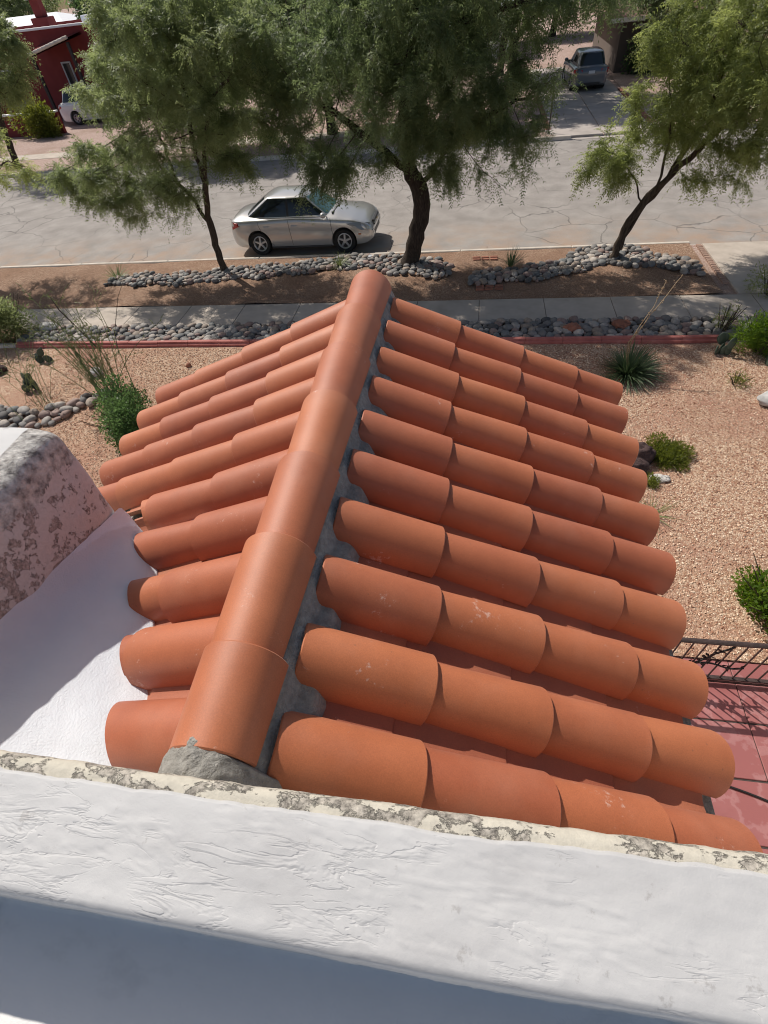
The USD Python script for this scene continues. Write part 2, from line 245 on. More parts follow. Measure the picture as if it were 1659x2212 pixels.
def leaf(name, a, b, trans=.55, rough=.5):
    mat(name, {'g': ('geometry', {}), 'n': ('noise_texture', {'scale': 1.3, 'detail': 3.}), 'add': ('math', {'math_type': 'multiply_add', 'value2': .45}),
               'r': ('rgb_ramp', {'ramp': [(.38, a), (.92, b)]}), 'p': ('principled_bsdf', {'roughness': rough, 'specular_ior_level': .45}),
               't': ('translucent_bsdf', {}), 'tc': ('hsv', {'hue': .485, 'saturation': 1.05, 'value': 1.75, 'fac': 1.}), 'mx': ('mix_closure', {'fac': trans})},
        [('g.position', 'n.vector'), ('g.random_per_island', 'add.value1'), ('n.fac', 'add.value3'), ('add.value', 'r.fac'), ('r.color', 'p.base_color'), ('r.color', 'tc.color'),
         ('tc.color', 't.color'), ('p.BSDF', 'mx.closure1'), ('t.BSDF', 'mx.closure2')], surface='mx.closure')
leaf('leaf_grey_green', (.125, .165, .066), (.31, .365, .175))
leaf('leaf_dark_green', (.085, .125, .052), (.26, .32, .15))
leaf('leaf_bright_green', (.15, .19, .058), (.36, .415, .155))
leaf('leaf_yellow_green', (.10, .125, .020), (.21, .235, .05))
leaf('leaf_deep_green', (.042, .090, .030), (.130, .215, .075))
leaf('leaf_lime', (.065, .13, .012), (.16, .26, .035))
leaf('leaf_agave', (.055, .095, .040), (.17, .23, .11), .15)
leaf('grass_green', (.11, .15, .05), (.26, .28, .11), .2)
leaf('straw', (.30, .22, .13), (.46, .36, .23), .15)
plain('cactus_green', (.06, .085, .058), .7)

# ------------------------------------------------------------------ the ground, street, pavements
rng = np.random.default_rng(5)
def sheet(x0, x1, y0, y1, z, nx=2, ny=2, amp=0, sc=1.):
    X, Y = np.meshgrid(np.linspace(x0, x1, nx), np.linspace(y0, y1, ny), indexing='ij')
    Z = np.full_like(X, z) + (amp * (fbm(np.stack([X * sc, Y * sc, 0 * X], -1), 4, 3) - .5) if amp else 0)
    return grid(np.stack([X, Y, Z], -1))
obj('ground', cat([sheet(-400, 400, -200, 15.24, -.03), sheet(-400, 400, 27.35, 1500, -.03)]), 'far_gravel', kind='structure')
obj('yard_ground', cat([sheet(-14, 9, 3.075, 10.14, 0, 120, 60, .05, .8), sheet(-14, -1.77, .6, 3.07, 0, 80, 20, .05, .8)]), 'yard_gravel', smooth=True, kind='structure')
obj('parkway_soil', cat([sheet(-30, 5.7, 12.27, 15.24, .006, 240, 24, .09, .9), sheet(-30, 9, 10.27, 11.12, -.005, 200, 8, .03, 1.)]), 'soil', smooth=True, kind='structure')
obj('street', sheet(-200, 200, 15.4, 27.15, -.10), 'asphalt', kind='structure')
far = obj('far_yard', cat([sheet(-60, 3.0, 27.33, 60, .0), sheet(7.6, 40, 27.33, 60, .0)]), 'far_gravel', kind='structure')
sw = tag(UsdGeom.Xform.Define(stage, path_for('sidewalk')).GetPrim(), kind='structure')
x = -30.2
while x < 14:
    obj('slab', bevel_box(x + .006, x + 1.514, 11.13, 12.25, -.1, .012 + rng.uniform(-.003, .003), .006), 'concrete', sw); x += 1.52
obj('joint_filler', box(-30.2, 14.2, 11.14, 12.24, -.12, -.004), 'joint_dark', sw)
kb = tag(UsdGeom.Xform.Define(stage, path_for('kerb')).GetPrim(), kind='structure')
def kerb_seg(x0, x1, y0, y1, z1): return bevel_box(x0 + .004, x1 - .004, y0, y1, -.3, z1, .018)
x = -40.
while x < 24:
    z1 = .02 if x < 5.6 or x > 9.4 else -.07
    obj('kerb_piece', kerb_seg(x, x + 3.05, 15.24, 15.40, z1), 'kerb_concrete', kb); x += 3.05
kf = tag(UsdGeom.Xform.Define(stage, path_for('far_kerb')).GetPrim(), kind='structure')
x = -60.1
while x < 40:
    if not (2.0 < x < 6.9): obj('kerb_piece', kerb_seg(x, x + 3.05, 27.15, 27.34, .05), 'kerb_concrete', kf)
    x += 3.05
# driveways
dr = tag(UsdGeom.Xform.Define(stage, path_for('driveway')).GetPrim(), kind='structure')
for i, (a, b) in enumerate([(6.02, 8.0), (8.0, 9.9)]):
    for y0, y1 in ((12.27, 13.7), (13.7, 15.22)): obj('slab', bevel_box(a + .006, b - .006, y0 + .006, y1 - .006, -.15, .012, .006), 'concrete', dr)
for k in range(21): obj('brick', bevel_box(5.86, 5.99, 12.85 + k * .112, 12.85 + k * .112 + .104, -.1, .014 + rng.uniform(-.004, .004), .006), 'dusty_brick', dr)
fd = tag(UsdGeom.Xform.Define(stage, path_for('far_driveway')).GetPrim(), kind='structure')
for a, b in ((3.25, 5.3), (5.3, 7.35)):
    for k in range(6): obj('slab', bevel_box(a + .02, b - .02, 27.36 + k * 3, 30.34 + k * 3, -.15, .012, .008), 'drive_concrete', fd)
obj('apron', grid(np.array([[[2.1, 27.1, -.09], [3.0, 28.6, .016]], [[8.3, 27.1, -.09], [7.6, 28.6, .016]]])), 'drive_concrete', fd)
for xx_ in (3.0, 7.38):
    for k in range(20): obj('brick', bevel_box(xx_, xx_ + .22, 28.7 + k * .4, 28.7 + k * .4 + .385, -.1, .02, .006), 'brick_red', fd)
fs = tag(UsdGeom.Xform.Define(stage, path_for('far_sidewalk')).GetPrim(), kind='structure')
for x0, x1 in ((-45, 2.9), (7.7, 30)):
    n = int((x1 - x0) / 1.6)
    for k in range(n): obj('slab', bevel_box(x0 + k * 1.6 + .008, x0 + (k + 1) * 1.6 - .008, 30.2, 31.4, -.1, .014, .006), 'concrete', fs)
# red patio by the porch
pt = tag(UsdGeom.Xform.Define(stage, path_for('patio')).GetPrim(), kind='structure')
xs, ys = [-1.75, -.55, .675, 1.9, 3.125, 4.35, 5.6, 6.9], [.62, 1.20, 1.775, 2.35, 3.06]
for i in range(7):
    for j in range(4): obj('slab', bevel_box(xs[i] + .005, xs[i + 1] - .005, ys[j] + .005, ys[j + 1] - .005, -.12, .014 + rng.uniform(-.002, .002), .005), 'patio_red', pt)
obj('joint_filler', box(-1.74, 6.89, .63, 3.05, -.14, .002), 'joint_dark', pt)
# red concrete edging
ed = thing('garden_edging', 'low red concrete edging in short pieces between gravel yard and river rocks', 'edging')
prof = np.array([(-.07, -.1), (-.07, .055), (-.045, .075), (-.03, .075), (-.025, .115), (.04, .125), (.065, .11), (.07, -.1)])
x = -11.3
while x < 5.0:
    L = .78; dy, dz = rng.uniform(-.004, .004, 2)
    P = np.array([[(xx_, 10.2 + dy + p[0], dz + p[1]) for p in prof] for xx_ in (x + .004, x + L - .004)])
    g = grid(P); capf = trimesh.creation.extrude_polygon
    v = g.vertices; n = len(prof)
    fan = [[0, k, k + 1] for k in range(1, n - 1)] + [[n, n + k + 1, n + k] for k in range(1, n - 1)]
    m = trimesh.Trimesh(v, np.vstack([g.faces, fan]), process=False); m.fix_normals()
    obj('edging_piece', m, 'red_edging', ed); x += L
e2 = thing('pale_edging', 'short pale concrete edging at the left end of the red edging', 'edging')
obj('edging_piece', bevel_box(-13.2, -12.33, 10.13, 10.27, -.1, .09, .02), 'kerb_concrete', e2); obj('edging_piece', bevel_box(-12.32, -11.33, 10.13, 10.27, -.1, .09, .02), 'kerb_concrete', e2)

# loose gravel
def pebbles(n, seed):
    r = np.random.default_rng(seed); k = n
    X, Y = r.uniform(-9.5, 6, n), r.uniform(2.9, 10.05, n)
    keep = ~(((X < 1.2) & (X > -2.4) & (Y < 3.4)) | ((X > -1.78) & (Y < 3.09))); X, Y = X[keep], Y[keep]; k = len(X)
    Z = .05 * (fbm(np.stack([X * .8, Y * .8, 0 * X], -1), 4, 3) - .5)
    s = r.uniform(.007, .019, (k, 1, 3)) * [1, 1, .7]
    o = np.array([(1, 0, 0), (-1, 0, 0), (0, 1, 0), (0, -1, 0), (0, 0, 1), (0, 0, -1)], float)
    a = r.uniform(0, 6.28, k); R = np.stack([np.stack([np.cos(a), -np.sin(a), 0 * a], -1), np.stack([np.sin(a), np.cos(a), 0 * a], -1), np.stack([0 * a, 0 * a, 1 + 0 * a], -1)], 1)
    v = (o[None] * s * r.uniform(.8, 1.2, (k, 6, 1))) @ R.transpose(0, 2, 1) + np.stack([X, Y, Z + .006], -1)[:, None]
    f = np.array([(0, 2, 4), (2, 1, 4), (1, 3, 4), (3, 0, 4), (2, 0, 5), (1, 2, 5), (3, 1, 5), (0, 3, 5)])
    return v.reshape(-1, 3), (np.arange(k)[:, None, None] * 6 + f).reshape(-1, 3)
for i in range(4): obj('gravel', pebbles(13000, 20 + i), 'pebble_' + 'abcd'[i], kind='stuff', label=['brown', 'tan', 'buff', 'pale'][i] + ' decorative gravel pebbles over the front yard')

# river rock beds
def rock(r, sx, sy, sz):
    m = trimesh.creation.icosphere(1); v = m.vertices.copy()
    v *= (1 + .22 * (r.random((len(v), 1)) - .5)); v = np.sign(v) * np.abs(v) ** .9
    v *= [sx, sy, sz]; a = r.uniform(0, 6.28); c, s = math.cos(a), math.sin(a); t = r.uniform(-.3, .3)
    v = v @ np.array([[1, 0, 0], [0, math.cos(t), -math.sin(t)], [0, math.sin(t), math.cos(t)]]) @ np.array([[c, -s, 0], [s, c, 0], [0, 0, 1]])
    return v, m.faces
def rock_bed(label, inside, x0, x1, y0, y1, seed, smin, smax, tries, cap=300, group=None, pile=.5):
    r = np.random.default_rng(seed); t = thing('river_rock_bed', label, 'rock bed')
    P = r.uniform([x0, y0], [x1, y1], (tries, 2)); P = P[[inside(*p) for p in P]]
    S = smin + (smax - smin) * r.random(len(P)) ** 2.4; order = np.argsort(-S); acc = []; A = np.zeros((0, 2)); AS = np.zeros(0)
    for k in order:
        if len(A):
            d = np.hypot(*(A - P[k]).T)
            if np.any(d < (AS + S[k]) * .80): continue
        A = np.vstack([A, P[k]]); AS = np.append(AS, S[k])
    view = AS / np.hypot(np.hypot(A[:, 0], A[:, 1]), 5.8); top = set(np.argsort(-view)[:cap]); rest = {}
    for k in range(len(A)):
        s = AS[k]; v, f = rock(r, s * r.uniform(1.05, 1.35), s * r.uniform(.75, 1.), s * r.uniform(.5, .75))
        v = v + [A[k, 0], A[k, 1], s * .3 + .01 + pile * r.uniform(0, .05)]; mt = 'stone_' + r.choice(list('abcdefg'), p=[.22, .17, .16, .13, .13, .12, .07])
        if k in top: obj('stone', (v, f), mt, t, smooth=True)
        else: rest.setdefault(mt, []).append((v, f))
    for mt, L in rest.items(): obj('small_stones', cat(L), mt, t, smooth=True, kind='stuff')
    return t
cl = np.array([(-10.75, 13.95, .28), (-9.6, 13.95, .38), (-8.2, 13.9, .38), (-6.9, 14.2, .4), (-5.5, 14.3, .42), (-4.2, 14.6, .42), (-3.0, 14.75, .42), (-1.9, 14.35, .62), (-.95, 14.1, .5), (-.55, 13.9, .3)])
cr_ = np.array([(-.05, 13.35, .3), (.7, 13.5, .4), (1.6, 13.65, .42), (2.4, 14.0, .48), (3.2, 14.6, .62), (4.1, 14.55, .62), (4.9, 14.05, .48), (5.5, 13.6, .34)])
def inpoly(c):
    def f(x, y):
        return c[0, 0] < x < c[-1, 0] and abs(y - np.interp(x, c[:, 0], c[:, 1])) < np.interp(x, c[:, 0], c[:, 2]) * (1 + .18 * math.sin(5 * x))
    return f
rock_bed('curving bed of grey river rocks around two parkway trees left of the ridge', inpoly(cl), -10.8, -.5, 13.3, 15.2, 1, .038, .10, 12000)
rock_bed('curving bed of grey river rocks around the leaning tree at the right of the parkway', inpoly(cr_), -.1, 5.6, 12.8, 15.2, 2, .038, .105, 9000)
rock_bed('long straight bed of mixed river rocks between the sidewalk and red edging', lambda x, y: True, -11.4, 6.4, 10.3, 11.1, 3, .04, .105, 18000)
b3 = np.array([(-11.6, 7.1, .5), (-10.2, 7.05, .5), (-9.2, 7.2, .4), (-8.4, 7.45, .32), (-7.9, 7.9, .22), (-7.7, 8.1, .1)])
rock_bed('short bed of big rounded river rocks behind the peeling wall at left', inpoly(b3), -11.6, -7.7, 6.4, 8.3, 4, .055, .125, 2200)
r = np.random.default_rng(77)
for lab, x0, y0 in (('pair of reddish brick pavers sunk in the soil right of the middle tree', .0, 14.55), ('row of reddish brick pavers sunk in the soil nearest the sidewalk', .1, 12.75)):
    t = thing('brick_paver_patch', lab, 'bricks')
    for i in range(6):
        bx = x0 + (i % 3) * .24 + r.uniform(-.02, .02); by = y0 + (i // 3) * .14
        obj('brick', bevel_box(bx, bx + .2, by, by + .1, -.06, .045, .006), 'brick_red', t)

# ------------------------------------------------------------------ the white house with its porch roof
house = thing('white_house', 'white stucco house with parapet and terracotta tile porch roof in the foreground', 'house')
PX0, PX1 = -3.6, 4.2
obj('wall', cat([box(-9, 9, -6, .16, 0, 4.3), box(-9, -1.86, .16, 1.24, 0, 4.2)]), 'house_wall', house)
def profile_strip(prof, nx, amp, sc, seed, x0=PX0, x1=PX1, st=.35):
    prof = np.array(prof, float); d = np.r_[0, np.cumsum(np.linalg.norm(np.diff(prof, axis=0), axis=1))]
    t = np.linspace(0, d[-1], max(8, int(d[-1] / .006))); Y, Z = np.interp(t, d, prof[:, 0]), np.interp(t, d, prof[:, 1])
    X = np.linspace(x0, x1, nx); P = np.stack(np.broadcast_arrays(X[:, None], Y[None], Z[None]), -1).astype(float)
    tn = np.gradient(np.stack([Y, Z], 1), axis=0); tn = unit(tn); N = np.stack([tn[:, 1], -tn[:, 0]], 1)
    h = amp * (fbm(np.stack([P[..., 0] * sc * st, P[..., 1] * sc, P[..., 2] * sc], -1), 5, seed) - .5)
    wob = .006 * (fbm(np.stack([P[..., 0] * 2.2, 0 * P[..., 1], 0 * P[..., 2]], -1), 3, seed + 9) - .5)
    P[..., 1] += h * N[None, :, 0] + wob; P[..., 2] += h * N[None, :, 1]
    return P
core = profile_strip([(-.0, 4.50), (-.0, 4.775), (.012, 4.790), (.185, 4.792), (.200, 4.782), (.206, 4.765), (.206, 4.1)], 900, .007, 26, 3, st=1.)
obj('parapet', grid(core), 'cream_stucco', house, smooth=True, label='cream weathered stucco parapet edge with chipped patches')
# white elastomeric coat with a torn outer edge, over the parapet top and down its inner face
nx = 1100; X = np.linspace(PX0, PX1, nx)
edge = .172 + .012 * (fbm(np.stack([X * 2.5, 0 * X, 0 * X], -1), 5, 8) - .5) * 2 + .006 * (fbm(np.stack([X * 30, 0 * X, 0 * X], -1), 3, 12) - .5)
s = np.linspace(0, 1, 60)
Yc, Zc, cut = np.zeros((nx, 60)), np.zeros((nx, 60)), 42
for k in range(60):
    if k < cut: Yc[:, k] = edge * (1 - k / cut) + .004 * (k / cut); Zc[:, k] = 4.797 - (.007 if k == 0 else 0)
    else:
        u = (k - cut + 1) / (60 - cut); a = min(1, u * 3.2) * math.pi / 2
        Yc[:, k] = .004 - .016 * math.sin(a) - .012 * max(0, u - .3); Zc[:, k] = 4.797 - .016 * (1 - math.cos(a)) - max(0, u - .312) * .385
P3 = np.stack([np.broadcast_to(X[:, None], Yc.shape), Yc, Zc], -1)
h = .0055 * (fbm(np.stack([P3[..., 0] * 6, P3[..., 1] * 9, P3[..., 2] * 9], -1), 4, 21) - .5) + .0022 * (fbm(np.stack([P3[..., 0] * 30, P3[..., 1] * 60, P3[..., 2] * 40], -1), 4, 31) - .5)
rid = np.abs(fbm(np.stack([P3[..., 0] * 5, P3[..., 1] * 26, P3[..., 2] * 20], -1), 4, 41) - .5); rm = np.clip((fbm(np.stack([P3[..., 0] * 3, P3[..., 1] * 5, 0 * P3[..., 2]], -1), 3, 61) - .47) / .06, 0, 1); h += rm * (.0013 * np.clip(1 - rid / .02, 0, 1) - .0013 * np.clip(1 - np.abs(rid - .09) / .012, 0, 1))
h[:, 0] *= .3; w_top = np.clip((P3[..., 2] - 4.77) / .02, 0, 1)
P3[..., 2] += h * w_top + .002; P3[..., 1] -= h * (1 - w_top)
P3[..., 1] -= np.linspace(0, 1, 60)[None] ** 2 * .010 * (fbm(np.stack([X * 3, 0 * X, 0 * X], -1), 4, 51)[:, None] - .3)
obj('parapet_coating', grid(P3), 'white_coating', house, smooth=True, label='white wrinkled roof coating over the parapet top')
# grey roof deck behind the parapet, coved up to it
prof = [(-.012, 4.60), (-.016, 4.535), (-.026, 4.522), (-.045, 4.516), (-.2, 4.515), (-1.2, 4.512), (-5.5, 4.50)]
obj('roof_deck', grid(profile_strip(prof, 160, .004, 12, 5, -8.8, 8.8)), 'deck_grey', house, smooth=True, label='grey coated flat roof in shade behind the parapet')
# peeling side wall
ww = []
for Yk in np.r_[np.linspace(.16, 1.20, 90), 1.235, 1.255, 1.268, 1.27]:
    e = max(0, Yk - 1.20) / .07; dx = -.05 * (1 - math.sqrt(max(0, 1 - e * e))); dz = -.07 * (1 - math.sqrt(max(0, 1 - e * e)))
    sec = [(-1.47 - .0 + dx, 4.0), (-1.455 + dx, 4.30), (-1.45 + dx, 4.45), (-1.452 + dx, 4.66)]
    for a in np.linspace(0, math.pi / 2, 9): sec.append((-1.502 + .05 * math.cos(a) + dx, 4.715 + .065 * math.sin(a) + dz))
    sec += [(-1.56, 4.788 + dz), (-1.65, 4.792 + dz), (-1.78, 4.79 + dz), (-1.84, 4.78 + dz), (-1.87, 4.74 + dz), (-1.88, 4.0)]
    sec = np.array(sec); d = np.r_[0, np.cumsum(np.linalg.norm(np.diff(sec, axis=0), axis=1))]; t = np.linspace(0, d[-1], 130)
    ww.append(np.stack([np.interp(t, d, sec[:, 0]), np.full(130, Yk), np.interp(t, d, sec[:, 1])], -1))
ww = np.array(ww); ww += (.022 * (fbm(ww * 9, 5, 6) - .5)[..., None] * np.array([.8, .3, .8]))
wall = grid(ww); L = len(ww[-1])
v = np.vstack([wall.vertices, [[-1.66, 1.272, 4.3]]]); base = (len(ww) - 1) * 130
wall = trimesh.Trimesh(v, np.vstack([wall.faces, [[base + k + 1, base + k, len(v) - 1] for k in range(129)]]), process=False)
fc = wall.triangles_center
topz = fc[:, 2] + .05 * (fbm(fc * 7, 4, 2) - .5)
white = (topz > 4.776) & (fc[:, 0] < -1.55 + .12 * (fbm(fc * 6, 4, 5) - .5)); bare = (~white) & (fc[:, 2] > 4.645 + .16 * (fbm(fc * 8, 5, 11) - .5) + .06 * np.clip((1.0 - fc[:, 1]), 0, 1)) 
for nm, msk, mt, lb in (('side_wall', ~(white | bare), 'peeling_stucco', 'side wall face with pinkish peeling plaster'), ('side_wall_top', bare, 'bare_cement', 'bare weathered cement along the side wall top'), ('side_wall_cap', white, 'white_coating', 'white cap coating on the side wall')):
    obj(nm, (wall.vertices, wall.faces[msk]), mt, house, smooth=True, label=lb)
# white cricket between the side wall and the tiles
TA = .42; TH = math.atan(TA); SL = math.hypot(1, TA); AX = -.546
def crest(x, side): return 4.535 - TA * ((x + .42) if side > 0 else (-x - .672))
cutA, cutB = np.array([-1.35, 1.12]), np.array([-.96, .34])
ny_, nu = 90, 60; Pk = np.zeros((ny_, nu, 3))
for i, Yk in enumerate(np.linspace(.17, 1.29, ny_)):
    Yc_ = min(Yk, 1.27); xr = np.interp(Yk, [.17, .34, 1.12, 1.29], [-.80, -.86, -1.27, -1.425]); zt = crest(xr, -1) - .125 - .045 * max(0, min(1, (.8 - Yk) / .5))
    xl = -1.452; zw = 5.8 - (1.155 + .254 * Yk)
    u = np.linspace(0, 1, nu); cv = np.clip(1 - u / .28, 0, 1)
    z = zw - .03 + (zt - zw + .03) * (u ** (.62 if Yk < .3 else min(.85, .62 + .4 * (Yk - .3)))) + .03 * cv ** 2 + .012 * np.sin(u * 3.1)
    Pk[i] = np.stack([xl + (xr - xl) * u, np.full(nu, Yk), z], -1)
Pk[..., 2] += .008 * (fbm(Pk * 14, 4, 7) - .5); Pk[:, -1, 2] -= .05; Pk[-3:, :, 2] -= np.array([.0, .01, .06])[:, None]
obj('roof_cricket', grid(Pk[:, ::-1]), 'cricket_white', house, smooth=True, label='bright white coated valley between the side wall and the tiles')

fx_ = np.linspace(-1.50, -1.10, 8); obj('valley_flashing', grid(np.array([[(x_, y_, crest(x_, -1) - .120) for x_ in fx_] for y_ in (1.24, 1.44)])), 'cricket_white', house, label='white coated flashing under the tile ends at the valley tip')

# porch roof: sloping decks, gable wall, tiles
deck = []
for side in (1, -1):
    xe = .86 if side > 0 else -2.10
    a = np.array([(AX, crest(AX, side) - .156), (xe, crest(xe, side) - .156), (xe, crest(xe, side) - .206), (AX, crest(AX, side) - .206)])
    P = np.array([[(p[0], yk, p[1]) for p in a] for yk in (.21, 2.80)])
    g = grid(P, True); deck.append(trimesh.Trimesh(g.vertices, np.vstack([g.faces, [[0, 2, 1], [0, 3, 2], [4, 5, 6], [4, 6, 7]]]), process=False))
roof = obj('porch_roof', cat(deck), 'mortar', house, label='sloping deck of the gabled porch roof under its tiles')
gx = np.array([(-1.9, 2.6), (.66, 2.6), (.66, 3.86), (AX, 4.32), (-1.9, 3.80)])
gm = trimesh.creation.extrude_polygon(__import__('shapely').geometry.Polygon(gx), .16, engine='earcut'); gm.apply_transform(np.array([[1, 0, 0, 0], [0, 0, -1, 2.74], [0, 1, 0, 0], [0, 0, 0, 1.]]))
obj('gable_wall', gm, 'house_wall', house)
for xx_ in (-1.75, .5): obj('porch_column', bevel_box(xx_ - .16, xx_ + .16, 2.5, 2.82, 0, 2.62, .03), 'house_wall', house)
obj('eave_beam', box(.5, .66, .2, 2.58, 3.55, 3.78), 'house_wall', house); obj('eave_beam', box(-1.9, -1.74, 1.28, 2.58, 3.5, 3.70), 'house_wall', house)

def barrel(L, r0, r1, hh, th=.013, a0=4, n=18, up=True, nl=7, hh0=None):
    """curved tile along +x from 0 to L, half-width r0 -> r1, rise hh*r; closed Manifold"""
    xs_ = np.r_[0, .004, np.linspace(.03, L - .03, nl), L - .004, L]
    an = np.radians(np.linspace(a0, 180 - a0, n)); sgn = 1 if up else -1; rows = []
    for k, x_ in enumerate(xs_):
        R = r0 + (r1 - r0) * x_ / L; e = .004 if k in (0, len(xs_) - 1) else 0
        ro, ri = R - e, R - th + e
        H_ = hh if hh0 is None else hh0 + (hh - hh0) * x_ / L
        o = np.stack([np.full(n, x_), ro * np.cos(an), sgn * ro * H_ * np.sin(an)], -1)
        i = np.stack([np.full(n, x_), ri * np.cos(an), sgn * (ri * H_ * np.sin(an))], -1)[::-1]
        rows.append(np.vstack([o, i]))
    rows = np.array(rows); g = grid(rows, True); m = rows.shape[1]; B = (len(xs_) - 1) * m
    caps = []
    for k in range(n - 1):
        a, b, c, d = k, k + 1, m - 2 - k, m - 1 - k
        caps += [[a, b, c], [a, c, d], [B + a, B + c, B + b], [B + a, B + d, B + c]]
    t = trimesh.Trimesh(g.vertices, np.vstack([g.faces, caps]), process=False)
    if t.volume < 0: t.invert()
    return t
r = np.random.default_rng(9)
def place_tile(t, side, s0, yc, hb, roll_=0., yaw_=0., pitch_=0.):
    """t local (x down slope, y across, z normal) -> world, s0 = horizontal x of the upper end, hb = base height above deck plane (normal)"""
    v = t.vertices.copy()
    cr, sr = math.cos(roll_), math.sin(roll_); v = v @ np.array([[1, 0, 0], [0, cr, sr], [0, -sr, cr]])
    cy, sy = math.cos(yaw_), math.sin(yaw_); v = v @ np.array([[cy, sy, 0], [-sy, cy, 0], [0, 0, 1]])
    v[:, 2] -= v[:, 0] * pitch_
    e = np.array([side / SL, 0, -TA / SL]); n_ = np.array([side * TA / SL, 0, 1 / SL])
    o = np.array([s0, yc, crest(s0, side)]) - n_ * (.138 - hb)
    w = o + v[:, :1] * e + v[:, 1:2] * [0, 1, 0] + v[:, 2:] * n_
    f = t.faces if side < 0 else t.faces[:, ::-1]
    m = trimesh.Trimesh(w, f, process=False)
    if m.volume < 0: m.invert()
    return m
def cut_left(m, extra=0.):
    if m.vertices[:, 0].min() > -.9 or m.vertices[:, 1].min() > 1.45: return m
    d = cutB - cutA; nrm = np.array([-d[1], d[0]]); nrm = nrm / np.linalg.norm(nrm)
    if nrm[0] < 0: nrm = -nrm
    off = nrm @ cutA - extra
    mm = m3.Manifold(m3.Mesh(vert_properties=m.vertices.astype(np.float32), tri_verts=m.faces.astype(np.uint32)))
    o = mm.trim_by_plane((float(nrm[0]), float(nrm[1]), 0.), float(off)).to_mesh()
    return trimesh.Trimesh(o.vert_properties[:, :3], o.tri_verts, process=False)
endsR, endsL = [-.05, .30, .635, .905], [-1.07, -1.445, -1.82, -2.165]
for k in range(10):
    for side in (1, -1):
        yc = (2.715 - .2612 * k) if side > 0 else (2.735 - .262 * k)
        ends = endsR if side > 0 else endsL; up0 = -.425 if side > 0 else -.62
        jr = r.uniform(-.012, .012)
        for j, xe in enumerate(ends):
            xe = xe + jr + r.uniform(-.012, .012)
            full = .455; L = abs(xe - up0) * SL if j == 0 else full
            rl, ru = .1105, .0905
            t = barrel(L, rl - (rl - ru) * L / full, rl, 1.12, up=True, hh0=1.12 + .045 * L / full) if j else barrel(L, rl - .005, rl, 1.12, up=True)
            s0 = xe - side * L / SL
            m = place_tile(t, side, s0, yc + r.uniform(-.004, .004), .014, r.uniform(-.035, .035), r.uniform(-.014, .014), 0.)
            if side < 0:
                if yc < 1.35 and xe < -1.9: continue
                m = cut_left(m, .0)
                if len(m.faces) < 20: continue
            obj('cover_tile', m, 'terracotta', roof, smooth=38)
    if k < 9:
        for side in (1, -1):
            yc = (2.715 - .2612 * (k + .5)) if side > 0 else (2.735 - .262 * (k + .5))
            ends = [-.13, .215, .56, .875] if side > 0 else [-1.02, -1.39, -1.77, -2.12]; up0 = -.50
            for j, xe in enumerate(ends):
                xe += r.uniform(-.02, .02); full = .455; L = abs(xe - (up0 if side > 0 else -.6)) * SL if j == 0 else full
                t = barrel(L, .106, .094, .72, up=False, n=14, nl=4)
                m = place_tile(t, side, xe - side * L / SL, yc + r.uniform(-.004, .004), .082, r.uniform(-.02, .02), 0., 0.)
                if side < 0:
                    if yc < 1.35 and xe < -1.9: continue
                    m = cut_left(m, .06)
                    if len(m.faces) < 20: continue
                obj('pan_tile', m, 'terracotta_pan', roof, smooth=38)
# ridge tiles: wide end away from the house, each lapping the one beyond
jy = [2.80, 2.405, 2.036, 1.66, 1.288, .912, .549]
for k, y1 in enumerate(jy):
    L = .455 if k < 6 else .262
    t = barrel(L, .1205, .1205 - .020 * L / .455, 1.04, th=.014, n=22)
    v = t.vertices.copy(); R_ = r.uniform(-.015, .015); yw = r.uniform(-.008, .008)
    w = np.stack([-.568 + v[:, 1] + yw * v[:, 0] + r.uniform(-.004, .004) - .006 * (2.0 - y1) * 0, y1 - v[:, 0], 4.536 + v[:, 2] + .002 * (k % 2) + R_ * v[:, 1]], -1)
    m = trimesh.Trimesh(w, t.faces, process=False)
    if m.volume < 0: m.invert()
    obj('ridge_tile', m, 'terracotta', roof, smooth=38)
# mortar bedding on the right of the ridge and the lump at its foot
nyy, nxx = 420, 60; Ym, Xm = np.meshgrid(np.linspace(.19, 2.84, nyy), np.linspace(-.52, -.20, nxx), indexing='ij')
rag = .05 * (fbm(np.stack([Ym * 9, Xm * 9, 0 * Ym], -1), 4, 3) - .5)
phase = np.abs(((2.715 - Ym) / .2612 + .5) % 1 - .5)          # 0 on a row's crest, .5 in the gap
gap = np.clip((phase - .20) / .22, 0, 1); gap = gap * gap * (3 - 2 * gap)
fa = np.clip((Xm + .468 - rag * .4) / .045, 0, 1); fa = fa * fa * (3 - 2 * fa)
fb = np.clip((Xm + .424 - .04 * gap - rag * 1.3) / .07, 0, 1); fb = fb * fb * (3 - 2 * fb)
zm = (4.535 - TA * (Xm + .42)) - .012 - fa * (.040 + .030 * gap) - fb * .13 + .013 * (fbm(np.stack([Ym * 24, Xm * 24, 0 * Ym], -1), 5, 13) - .5)
obj('ridge_mortar', grid(np.stack([Xm, Ym, zm], -1)), 'mortar', roof, smooth=True, label='dark grey mortar packed along the right side of the ridge')
Ym, Xm = np.meshgrid(np.linspace(.17, .40, 80), np.linspace(-.80, -.22, 130), indexing='ij')
prof_ = 4.648 - .135 * np.clip(np.abs(Xm + .568) / .138, 0, 3) ** 2.2; prof_ = np.maximum(prof_, 4.40 - .5 * np.clip(Xm + .40, 0, 1))
yend = .312 + .04 * (fbm(np.stack([Xm * 8, 0 * Xm, 0 * Xm], -1), 3, 4) - .5) - .03 * np.abs(Xm + .565) / .13
zz = prof_ - .16 * np.clip((Ym - yend) / .03, 0, 1) + .016 * (fbm(np.stack([Ym * 40, Xm * 40, 0 * Ym], -1), 4, 23) - .5)
